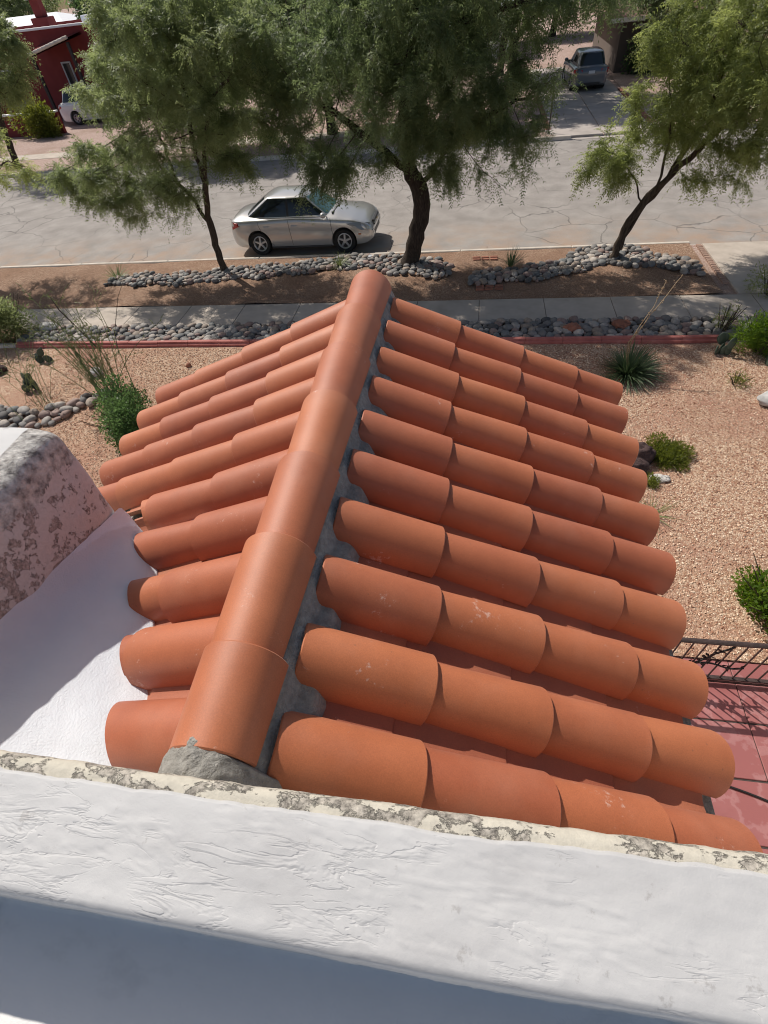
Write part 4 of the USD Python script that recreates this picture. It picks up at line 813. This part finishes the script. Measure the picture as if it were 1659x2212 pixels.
tree('big dense mesquite tree with thick leaning dark trunk right of the sedan',
     [([(-1.75, 14.53, -.05), (-1.66, 14.52, .3), (-1.5, 14.5, .84), (-1.34, 14.5, 1.45), (-1.38, 14.5, 1.86), (-1.6, 14.5, 2.15)], None), ([(-1.6, 14.5, 2.15), (-1.67, 14.5, 2.75), (-1.72, 14.4, 3.4), (-1.5, 14.3, 4.4), (-1.3, 14.3, 5.4)], 1),
      ([(-1.6, 14.5, 2.15), (-2.3, 14.3, 2.8), (-3.1, 14.2, 3.4), (-3.9, 14.2, 3.9)], 1), ([(-1.38, 14.5, 1.86), (-.8, 14.4, 2.6), (0, 14.3, 3.2), (.8, 14.2, 3.5)], 1), ([(-1.67, 14.5, 2.75), (-1.2, 15.2, 3.6), (-.8, 15.8, 4.5)], 1), ([(-1.5, 14.3, 4.4), (-.4, 14.3, 4.8), (1.0, 14.4, 5.0)], 1)],
     [(-1.6, 14.4, 4.3, 3.0, 2.6, 1.7), (-3.7, 14.2, 3.3, 1.5, 1.3, 1.0), (.5, 14.2, 3.4, 1.3, 1.5, 1.1), (-1.3, 14.4, 5.7, 2.7, 2.4, 1.2), (.75, 13.8, 2.35, 1.0, .9, .65), (2.0, 14.4, 5.1, 1.4, 1.5, .65), (-4.2, 14.5, 4.9, 1.4, 1.5, 1.0), (1.15, 14.4, 3.8, .9, 1.2, .8), (-3.7, 13.4, 2.35, .9, .7, .42), (-2.6, 13.6, 2.6, .9, .8, .5), (-.6, 13.5, 2.5, .8, .7, .5)],
     12, .22, 'leaf_dark_green', 'mesquite_bark', 3000, 18500, droop=.45, sprayL=.36)
tree('young mesquite tree with two slanting stems leaning to the right',
     [([(3.60, 14.40, -.05), (3.70, 14.35, .69), (3.95, 14.3, 1.27), (4.26, 14.3, 1.69), (4.78, 14.2, 2.32), (5.3, 14.1, 3.0), (5.9, 14.0, 3.5)], None), ([(3.68, 14.46, -.05), (3.82, 14.42, .7), (4.08, 14.4, 1.25), (4.42, 14.45, 1.75), (4.8, 14.6, 2.5), (5.0, 14.7, 3.3), (5.1, 14.8, 4.0)], None),
      ([(3.95, 14.3, 1.27), (3.75, 14.5, 1.75), (3.45, 14.7, 2.1), (3.05, 14.8, 2.3)], 1), ([(4.26, 14.3, 1.69), (4.15, 14.2, 2.4), (4.1, 14.2, 3.1)], 1)],
     [(5.4, 14.3, 3.5, 2.0, 2.0, 1.25), (4.6, 14.4, 4.4, 1.5, 1.7, .9), (6.4, 14.0, 2.8, 1.4, 1.5, .9), (3.6, 14.6, 2.9, .8, .9, .6), (3.0, 14.5, 2.0, .75, .7, .38), (5.6, 13.9, 2.1, 1.2, .9, .5), (6.0, 14.3, 4.8, 1.6, 1.6, .8)],
     13, .085, 'leaf_bright_green', 'young_bark', 2000, 9800, droop=.4)
tree('yellowish green mesquite crown hanging over the parkway at the left edge', [([(-15.9, 14.5, -.05), (-15.6, 14.5, 1.2), (-15.1, 14.5, 2.2)], None), ([(-15.1, 14.5, 2.2), (-13.6, 14.4, 2.8), (-12.6, 14.4, 3.0)], 1)],
     [(-14.6, 14.4, 3.3, 2.0, 2.0, 1.0), (-12.5, 14.3, 2.85, 1.0, 1.0, .42)], 14, .1, 'leaf_bright_green', 'young_bark', 900, 2700)
tree('feathery olive green tree before the red house at far left', [([(-24.2, 28.6, -.05), (-23.9, 28.5, 1.5), (-23.3, 28.2, 2.8)], None), ([(-23.6, 28.3, 2.2), (-22.6, 27.9, 3.3)], 1)],
     [(-22.6, 28.0, 4.4, 2.0, 2.0, 1.7), (-23.6, 28.2, 3.4, 1.4, 1.6, 1.2)], 15, .16, 'leaf_grey_green', 'mesquite_bark', 900, 2600, leafL=.13, leafW=.035, sprayL=.5, step=.3, K=7)
far_trees = [('dark mesquite tree on the far side behind the slender left tree', -13.6, 29.4, 4.0, 3.3, 'leaf_dark_green'), ('tall green tree on the far side behind the sedan', -7.4, 31.0, 3.9, 3.5, 'leaf_grey_green'),
             ('broad yellow green tree across the street left of the big mesquite', -3.2, 32.5, 4.0, 3.5, 'leaf_yellow_green'), ('wide dark tree shading the driveway across the street', 1.6, 36.5, 6.6, 4.8, 'leaf_dark_green'),
             ('dark tree with a thick slanting limb before the brown roof', 10.6, 38.4, 4.9, 3.0, 'leaf_dark_green'), ('green tree beyond the driveway at the far right', 15.5, 32.5, 4.8, 3.4, 'leaf_grey_green'),
             ('tall dark tree added beyond the grey hatchback to cast shade on it', 1.2, 44.5, 6.6, 4.6, 'leaf_dark_green'),  # added so that its crown shades the hatchback
             ('olive tree beside the red house right corner', -19.0, 40.0, 5.0, 3.6, 'leaf_grey_green')]
for i, (lb, x, y, zc, rr, lm) in enumerate(far_trees):
    rg = np.random.default_rng(60 + i); a = rg.uniform(-.4, .4)
    tree(lb, [([(x, y, -.05), (x + a * .4, y, 1.4), (x + a, y - .1, 2.4)], None), ([(x + a, y - .1, 2.4), (x + a + 1.4, y, 3.6), (x + a + 2.2, y, 4.6)], 1), ([(x + a, y - .1, 2.4), (x + a - 1.3, y, 3.5), (x + a - 2.0, y, 4.6)], 1)],
         [(x, y, zc, rr, rr * .85, rr * .52), (x - rr * .55, y - .4, zc - 1.2, rr * .5, rr * .5, rr * .32), (x + rr * .5, y - .5, zc - 1.0, rr * .5, rr * .5, rr * .32), (x, y, zc + 1.2, rr * .7, rr * .7, rr * .4)],
         70 + i, .24, lm, 'mesquite_bark', 1000, 6500 if rr > 4 else 5000, leafL=.18, leafW=.06, sprayL=.6, K=5, step=.32, name='street_tree')
bg = [(-33, 62, 5.5, 4.5, 'leaf_deep_green', 'deep green tree behind the red chimney'), (-20, 58, 5.5, 4.6, 'leaf_dark_green', 'dark tree behind the red house roof right end'), (-9, 66, 5.5, 5, 'leaf_grey_green', 'grey green tree far behind the left street trees'),
      (6, 62, 5, 4.5, 'leaf_deep_green', 'deep green tree far behind the driveway house'), (20, 48, 5, 4.5, 'leaf_grey_green', 'grey green tree right of the brown roofed house'), (-48, 58, 5.5, 4.5, 'leaf_grey_green', 'grey green tree at the far top left corner'), (-60, 84, 6.5, 6, 'leaf_dark_green', 'distant dark tree behind the pale grey house'), (-28, 92, 6.5, 6.5, 'leaf_dark_green', 'distant dark tree at the top beyond the pale house'), (-82, 96, 7, 7, 'leaf_grey_green', 'distant tree at the extreme top left'), (-45, 100, 7, 7, 'leaf_deep_green', 'distant broad tree behind the top left houses')]
for i, (x, y, zc, rr, lm, lb) in enumerate(bg):
    tree(lb, [([(x, y, -.05), (x + .2, y, 1.6), (x, y, 3)], None)], [(x, y, zc, rr, rr * .8, rr * .6), (x - rr * .4, y, zc - 1.4, rr * .6, rr * .6, rr * .4)], 90 + i, .26, lm, 'mesquite_bark', 500, 2600, leafL=.36, leafW=.14, sprayL=.9, K=4, step=.5, name='background_tree')

# ------------------------------------------------------------------ plants, rocks and small things in the yard
def shrub(label, c, rx, ry, h, n, lL, lW, mt, seed, lump=.35, stems=10, name='shrub', category='bush'):
    r = np.random.default_rng(seed); u = unit(r.normal(size=(n, 3))); lum = 1 + lump * (fbm(u * 2.6 + seed, 4, seed) - .5) * 2
    nl = 9; la = r.uniform(0, 6.28, nl); lr = r.uniform(.15, .62, nl); L_ = np.stack([lr * np.cos(la), lr * np.sin(la), r.uniform(.2, .62, nl)], -1); ls = r.uniform(.30, .46, nl); L_[0] = [0, 0, .5]; ls[0] = .5
    w = r.choice(nl, n, p=ls ** 2 / (ls ** 2).sum()); q = L_[w] + u * ls[w, None] * lum[:, None] * (r.random((n, 1)) ** .33); q[:, 2] = np.abs(q[:, 2])
    thin = fbm(q * 5 + seed, 3, seed) > .40; q, u = q[thin], u[thin]; n = len(q); p = q * [rx, ry, h] + np.array(c)
    d = unit(u * .7 + r.normal(0, .5, (n, 3)) + [0, 0, .35]); t = thing(name, label, category)
    obj('foliage', leaves(p, d, unit(u + r.normal(0, .6, (n, 3))), lL * r.uniform(.7, 1.3, n), lW * r.uniform(.8, 1.2, n)), mt, t)
    ms = []
    for k in range(stems):
        a = r.uniform(0, 6.28); q = r.uniform(.3, .75); ms.append(tube([(c[0] + .04 * math.cos(a), c[1] + .04 * math.sin(a), c[2] - .03), (c[0] + rx * q * .6 * math.cos(a), c[1] + ry * q * .6 * math.sin(a), c[2] + h * .45), (c[0] + rx * q * math.cos(a), c[1] + ry * q * math.sin(a), c[2] + h * .8)], [.012, .009, .005], 5))
    obj('stem', cat(ms), 'twig_bark', t); return t
def tuft(label, c, n, L, W, mt, seed, spread=1., droop=.5, name='grass_clump', category='grass clump', lift=.55, seg=6):
    r = np.random.default_rng(seed); a = r.uniform(0, 6.28, n); el = np.clip(r.normal(lift, .33, n), -.05, 1.4); Ls = L * r.uniform(.6, 1.15, n); V, F = [], []; t = np.linspace(0, 1, seg)
    for k in range(n):
        hd = np.array([math.cos(a[k]), math.sin(a[k]), 0]); b = np.array(c) + hd * r.uniform(0, .06) * spread; u = t[:, None]
        pts = b + hd * Ls[k] * u * math.cos(el[k]) + np.array([0, 0, 1.]) * (Ls[k] * u * math.sin(el[k]) - droop * Ls[k] * u ** 2 * .6 * math.cos(el[k])); pts[:, 2] = np.maximum(pts[:, 2], c[2] + .01)
        s = np.array([-hd[1], hd[0], 0]); w = (W / 2 * (1 - t ** 1.5) + .001)[:, None]; row = np.stack([pts - s * w, pts + s * w + [0, 0, .2 * W]], 1).reshape(-1, 3); o = sum(len(x) for x in V); V.append(row)
        for q in range(seg - 1): F += [[o + 2 * q, o + 2 * q + 1, o + 2 * q + 3], [o + 2 * q, o + 2 * q + 3, o + 2 * q + 2]]
    t_ = thing(name, label, category); obj('blades', (np.vstack(V), np.array(F)), mt, t_); return t_
shrub('round dark green bush beside the left eave of the tile roof', (-6.45, 6.95, .0), .74, 1.15, .95, 15000, .05, .028, 'leaf_deep_green', 31, .25)
shrub('feathery grey green bush at the left frame edge by the edging', (-11.95, 10.75, .0), 1.35, .85, 1.25, 13000, .09, .022, 'leaf_grey_green', 32, .3)
shrub('bright green leafy bush at the right edge above the railing', (3.85, 3.72, .0), .88, .85, .66, 8500, .055, .034, 'leaf_lime', 33, .3)
shrub('low lime green mound beside the dark lava rock', (3.26, 6.62, -.03),  .46, .62, .18, 7000, .055, .015, 'leaf_yellow_green', 34, .3, 6, 'ground_cover_plant', 'plant')
shrub('small green tuft just below the lava rock', (2.86, 5.98, -.02), .17, .2, .12, 1200, .05, .010, 'leaf_yellow_green', 35, .3, 5, 'ground_cover_plant', 'plant')
shrub('feathery bright green shrub at the right edge before the river rocks', (5.62, 9.75, .0), .62, .62, .85, 6500, .075, .017, 'leaf_lime', 36, .45)
shrub('thin pale green shrub over the river rocks at the right', (5.15, 10.55, .0), .40, .35, .7, 700, .055, .012, 'leaf_bright_green', 37, .5)
shrub('small yellow green weed on the gravel at the right edge', (4.9, 8.7, .0), .35, .28, .2, 420, .05, .012, 'leaf_yellow_green', 38, .5, 6, 'weed', 'plant')
shrub('wispy green branch tips at the right edge beside the sidewalk', (6.6, 12.2, .0), .7, .5, .8, 1800, .09, .012, 'leaf_bright_green', 42, .5)
shrub('yellow green leafy bush before the red house by the garden wall', (-27.6, 36.1, .0), 2.0, 1.0, 2.1, 5200, .16, .08, 'leaf_yellow_green', 39, .3)
shrub('dark bush added to darken the shaded front of the brown roofed house', (9.6, 40.4, .0), 1.9, .8, 2.1, 3500, .16, .08, 'leaf_deep_green', 48, .3)  # bush put in to stand for the dark shade under the eave
shrub('low green bush on the far kerb left of the driveway', (.9, 28.4, .0), 1.0, .6, .7, 2200, .1, .05, 'leaf_lime', 40, .3)
shrub('dark round bush on the far gravel behind the slender tree', (-10.5, 29.8, .0), 1.0, .7, .8, 2200, .1, .05, 'leaf_deep_green', 43, .3)
for i, (x, y) in enumerate(((-18.6, 30.5), (-5.0, 29.5), (9.5, 29.0))): shrub(['small green bush on the pink gravel left of the far trees', 'green bush at the far kerb behind the sedan', 'green bush right of the far driveway'][i], (x, y, 0), .8, .6, .75, 1600, .1, .045, 'leaf_grey_green', 44 + i, .3)
ag = tuft('spiky dark green grass like agave with pale lower blades by the edging', (3.06, 9.02, .0), 620, .68, .017, 'leaf_agave', 51, 2.0, .55, 'agave', 'agave', .72)
def stalk(pts, r0, r1, seed, pods=20):
    r = np.random.default_rng(seed); pts = np.array(pts, float); d = np.r_[0, np.cumsum(np.linalg.norm(np.diff(pts, axis=0), axis=1))]; t = np.linspace(0, d[-1], 16); q = np.stack([np.interp(t, d, pts[:, k]) for k in range(3)], -1); q[1:-1] += r.normal(0, .008, (14, 3))
    m = [tube(q, np.linspace(r0, r1, 16), 6)]
    for k in range(pods):
        s = trimesh.creation.icosphere(0); i = r.integers(6, 16); s.vertices = s.vertices * r.uniform(.008, .014) + q[i] + r.normal(0, .02, 3); m.append(s)
    return cat(m)
obj('flower_stalk', stalk([(3.02, 9.0, .1), (2.92, 9.05, .63), (3.17, 9.2, 1.1), (3.36, 9.4, 1.63)], .011, .005, 1), 'straw', ag, label='dry straw coloured flower stalk'); obj('flower_stalk', stalk([(3.05, 9.02, .1), (2.96, 9.06, .66), (3.22, 9.2, 1.12), (3.62, 9.5, 1.64)], .011, .005, 2), 'straw', ag)
tuft('small green grass tuft at the left end of the far rock bed', (-10.6, 14.1, .0), 130, .5, .014, 'grass_green', 52, 1.6, .4)
tuft('small green grass tuft in the rocks behind the ridge top', (-3.75, 14.5, .05), 110, .45, .014, 'grass_green', 53, 1.6, .6)
tuft('single spiky green tuft in the soil right of the middle tree', (1.0, 14.15, .0), 70, .5, .016, 'leaf_agave', 54, 1.2, .2, lift=1.0)
tuft('thin yellow grass tuft on gravel below the lava rock', (2.75, 5.32, .0), 46, .42, .008, 'grass_green', 55, .8, .3, lift=.3)
# tall wispy stems
r = np.random.default_rng(61); wp = thing('wispy_broom_plant', 'tall wispy plant with thin green stems rising over the gravel at left', 'plant'); ms, lc, ld = [], [], []
def wstem(b, tip, bow, r0=.010):
    b, tip = np.array(b, float), np.array(tip, float); t = np.linspace(0, 1, 14); side_ = np.cross(tip - b, [0, 0, 1.]); side_ /= np.linalg.norm(side_) + 1e-9
    p = b + t[:, None] * (tip - b) + (bow * np.sin(t * np.pi))[:, None] * side_ + np.stack([0 * t, 0 * t, .15 * np.sin(t * np.pi)], -1) * np.linalg.norm(tip - b) * .4
    ms.append(tube(p, np.linspace(r0, .0042, 14), 4, cap=False)); return p
for k in range(30):
    b = np.array([-6.95, 7.55, .15]) + r.normal(0, .13, 3) * [1, 1, .3]; tip = np.array([-7.9, 8.5, 1.45]) + r.normal(0, 1, 3) * [.42, .3, .28]
    p = wstem(b, tip, r.normal(0, .12))
    for q in range(7):
        j = r.integers(4, 14); e = p[j] + np.array([r.normal(-.05, .2), r.normal(.05, .15), r.uniform(.02, .32)]); p2 = wstem(p[j], e, r.normal(0, .04), .003)
        for z_ in range(6): i = r.integers(2, 14); lc.append(p2[i]); ld.append(unit(r.normal(0, 1, 3) + np.array([0, 0, -.2])))
for k in range(16):
    b = np.array([-8.9, 7.6, .05]) + r.normal(0, .25, 3) * [1, 1, 0]; tip = b + np.array([r.normal(-.45, .35), r.normal(.7, .4), r.uniform(.5, 1.1)]); p = wstem(b, tip, r.normal(0, .1), .005)
    for q in range(4):
        j = r.integers(5, 14); p2 = wstem(p[j], p[j] + np.array([r.normal(0, .15), r.normal(.05, .12), r.uniform(.0, .2)]), 0, .003)
        for z_ in range(4): lc.append(p2[r.integers(2, 14)]); ld.append(unit(r.normal(0, 1, 3)))
obj('stems', cat(ms), 'grass_green', wp); k = len(lc); obj('foliage', leaves(lc, ld, r.normal(0, 1, (k, 3)), .05, .014), 'grass_green', wp)
obj('dry_stem', tube([(-7.0, 8.3, .9), (-7.1, 8.6, 1.2), (-6.95, 9.0, 1.75), (-6.8, 9.2, 2.0)], [.008, .007, .005, .003], 5), 'twig_bark', wp); obj('dry_stem', tube([(-7.5, 8.4, 1.0), (-7.75, 8.45, 1.45), (-7.95, 8.5, 1.75), (-8.08, 8.6, 1.97)], [.013, .011, .014, .004], 6), 'twig_bark', wp, label='pale dead stem at the top of the wispy plant')
def lumprock(name, label, c, s, mt, seed, category='rock', amp=.5, flat=1.):
    m = trimesh.creation.icosphere(3); v = m.vertices; k = 1 + amp * (fbm(v * 1.7 + seed * 3.1, 4, seed) - .5) * 2; v = v * k[:, None]; v = v * s + c
    return obj(name, (v, m.faces), mt, smooth=50, label=label, cat=category)
lumprock('lava_rock', 'dark purple lava rock half hidden by the right eave', (2.80, 6.52, .10), (.22, .20, .20), 'lava_rock', 1); lumprock('lava_rock', 'second dark lava rock nearer the eave corner', (2.66, 6.28, .06), (.22, .16, .16), 'lava_rock', 2)
lumprock('lava_rock', 'small flat brown rock below the lime green mound', (3.02, 6.08, .02), (.16, .08, .05), 'bare_cement', 3)
lumprock('red_lava_boulder', 'rusty brown lava boulder among the river rocks right of the agave stalk', (3.2, 10.75, .10), (.17, .15, .11), 'brick_red', 4); lumprock('red_lava_boulder', 'rusty brown lava boulder among the river rocks left of the agave', (2.2, 10.62, .09), (.19, .13, .11), 'brick_red', 5)
lumprock('pale_boulder', 'pale grey boulder on the gravel before the wispy plant', (-8.36, 8.95, .07), (.14, .11, .12), 'pale_rock', 6, amp=.35); lumprock('pale_boulder', 'large pale boulder at the left end of the straight rock bed', (-10.9, 11.0, .09), (.26, .16, .14), 'pale_rock', 7, amp=.3); lumprock('pale_boulder', 'white rock with dark hollow at the right frame edge', (5.35, 8.1, .08), (.28, .2, .13), 'pale_rock', 8, amp=.4)
lumprock('barrel_cactus', 'small brown ball cactus ringed by river rocks at left', (-8.02, 7.98, .07), (.10, .10, .10), 'dark_wood', 9, 'cactus', .2)
lumprock('barrel_cactus', 'tiny brown ball cactus alone on the gravel left of the eave', (-6.25, 9.3, .03), (.06, .06, .06), 'brick_red', 10, 'cactus', .2)
lumprock('lava_rock', 'dark lava rock on the gravel at the left frame edge', (-11.05, 9.05, .06), (.22, .16, .12), 'lava_rock', 11)
r = np.random.default_rng(71); rg_ = thing('stone_ring', 'small ring of river stones around the brown ball cactus', 'stones')
for k in range(7): a = k / 7 * 6.28; v, f = rock(r, .075, .06, .05); obj('stone', (v + [-8.02 + .17 * math.cos(a), 7.98 + .16 * math.sin(a), .03], f), 'stone_' + 'abcdefg'[k], rg_, smooth=True)
def pads(label, c, n, s, seed, name='prickly_pear'):
    r = np.random.default_rng(seed); t = thing(name, label, 'cactus')
    for k in range(n):
        m = trimesh.creation.icosphere(2); v = m.vertices * [s * r.uniform(.8, 1.1), s * .22, s * r.uniform(1.1, 1.4)]; a, b = r.uniform(0, 6.28), r.normal(0, .35); v = v @ trimesh.transformations.euler_matrix(b, r.normal(0, .35), a)[:3, :3].T
        lvl = 0 if k < n * .6 else 1; obj('pad', (v + [c[0] + r.normal(0, s * 1.0), c[1] + r.normal(0, s * .8), c[2] + s * (1. + 1.6 * lvl)], m.faces), 'cactus_green', t, smooth=True)
pads('clump of upright green cactus columns on the gravel at far left', (-9.72, 8.4, 0), 7, .10, 81); pads('low grey green prickly pear by the left end of the edging', (-10.1, 9.6, 0), 6, .085, 82)
pads('dark prickly pear pads at the right end of the red edging', (4.95, 9.75, 0), 9, .095, 83); pads('prickly pear pads under the feathery shrub at right', (5.75, 9.35, 0), 6, .10, 84)
mb = thing('meter_box', 'pale concrete water meter box at the kerb in front of the sedan', 'meter box'); obj('box', bevel_box(-3.2, -2.76, 14.86, 15.16, -.1, .06, .015), 'kerb_concrete', mb); c = trimesh.creation.cylinder(.09, .02, sections=20); c.apply_translation((-2.98, 15.0, .068)); obj('lid', c, 'grey_stucco', mb)
pp = thing('sign_post', 'thin dark post beside the far kerb left of the driveway', 'post'); obj('pole', tube([(3.08, 28.1, -.05), (3.08, 28.1, .8), (3.05, 28.1, 1.75)], .03, 8), 'iron', pp); obj('cap', bevel_box(3.0, 3.1, 28.05, 28.15, 1.75, 1.78, .005), 'iron', pp)
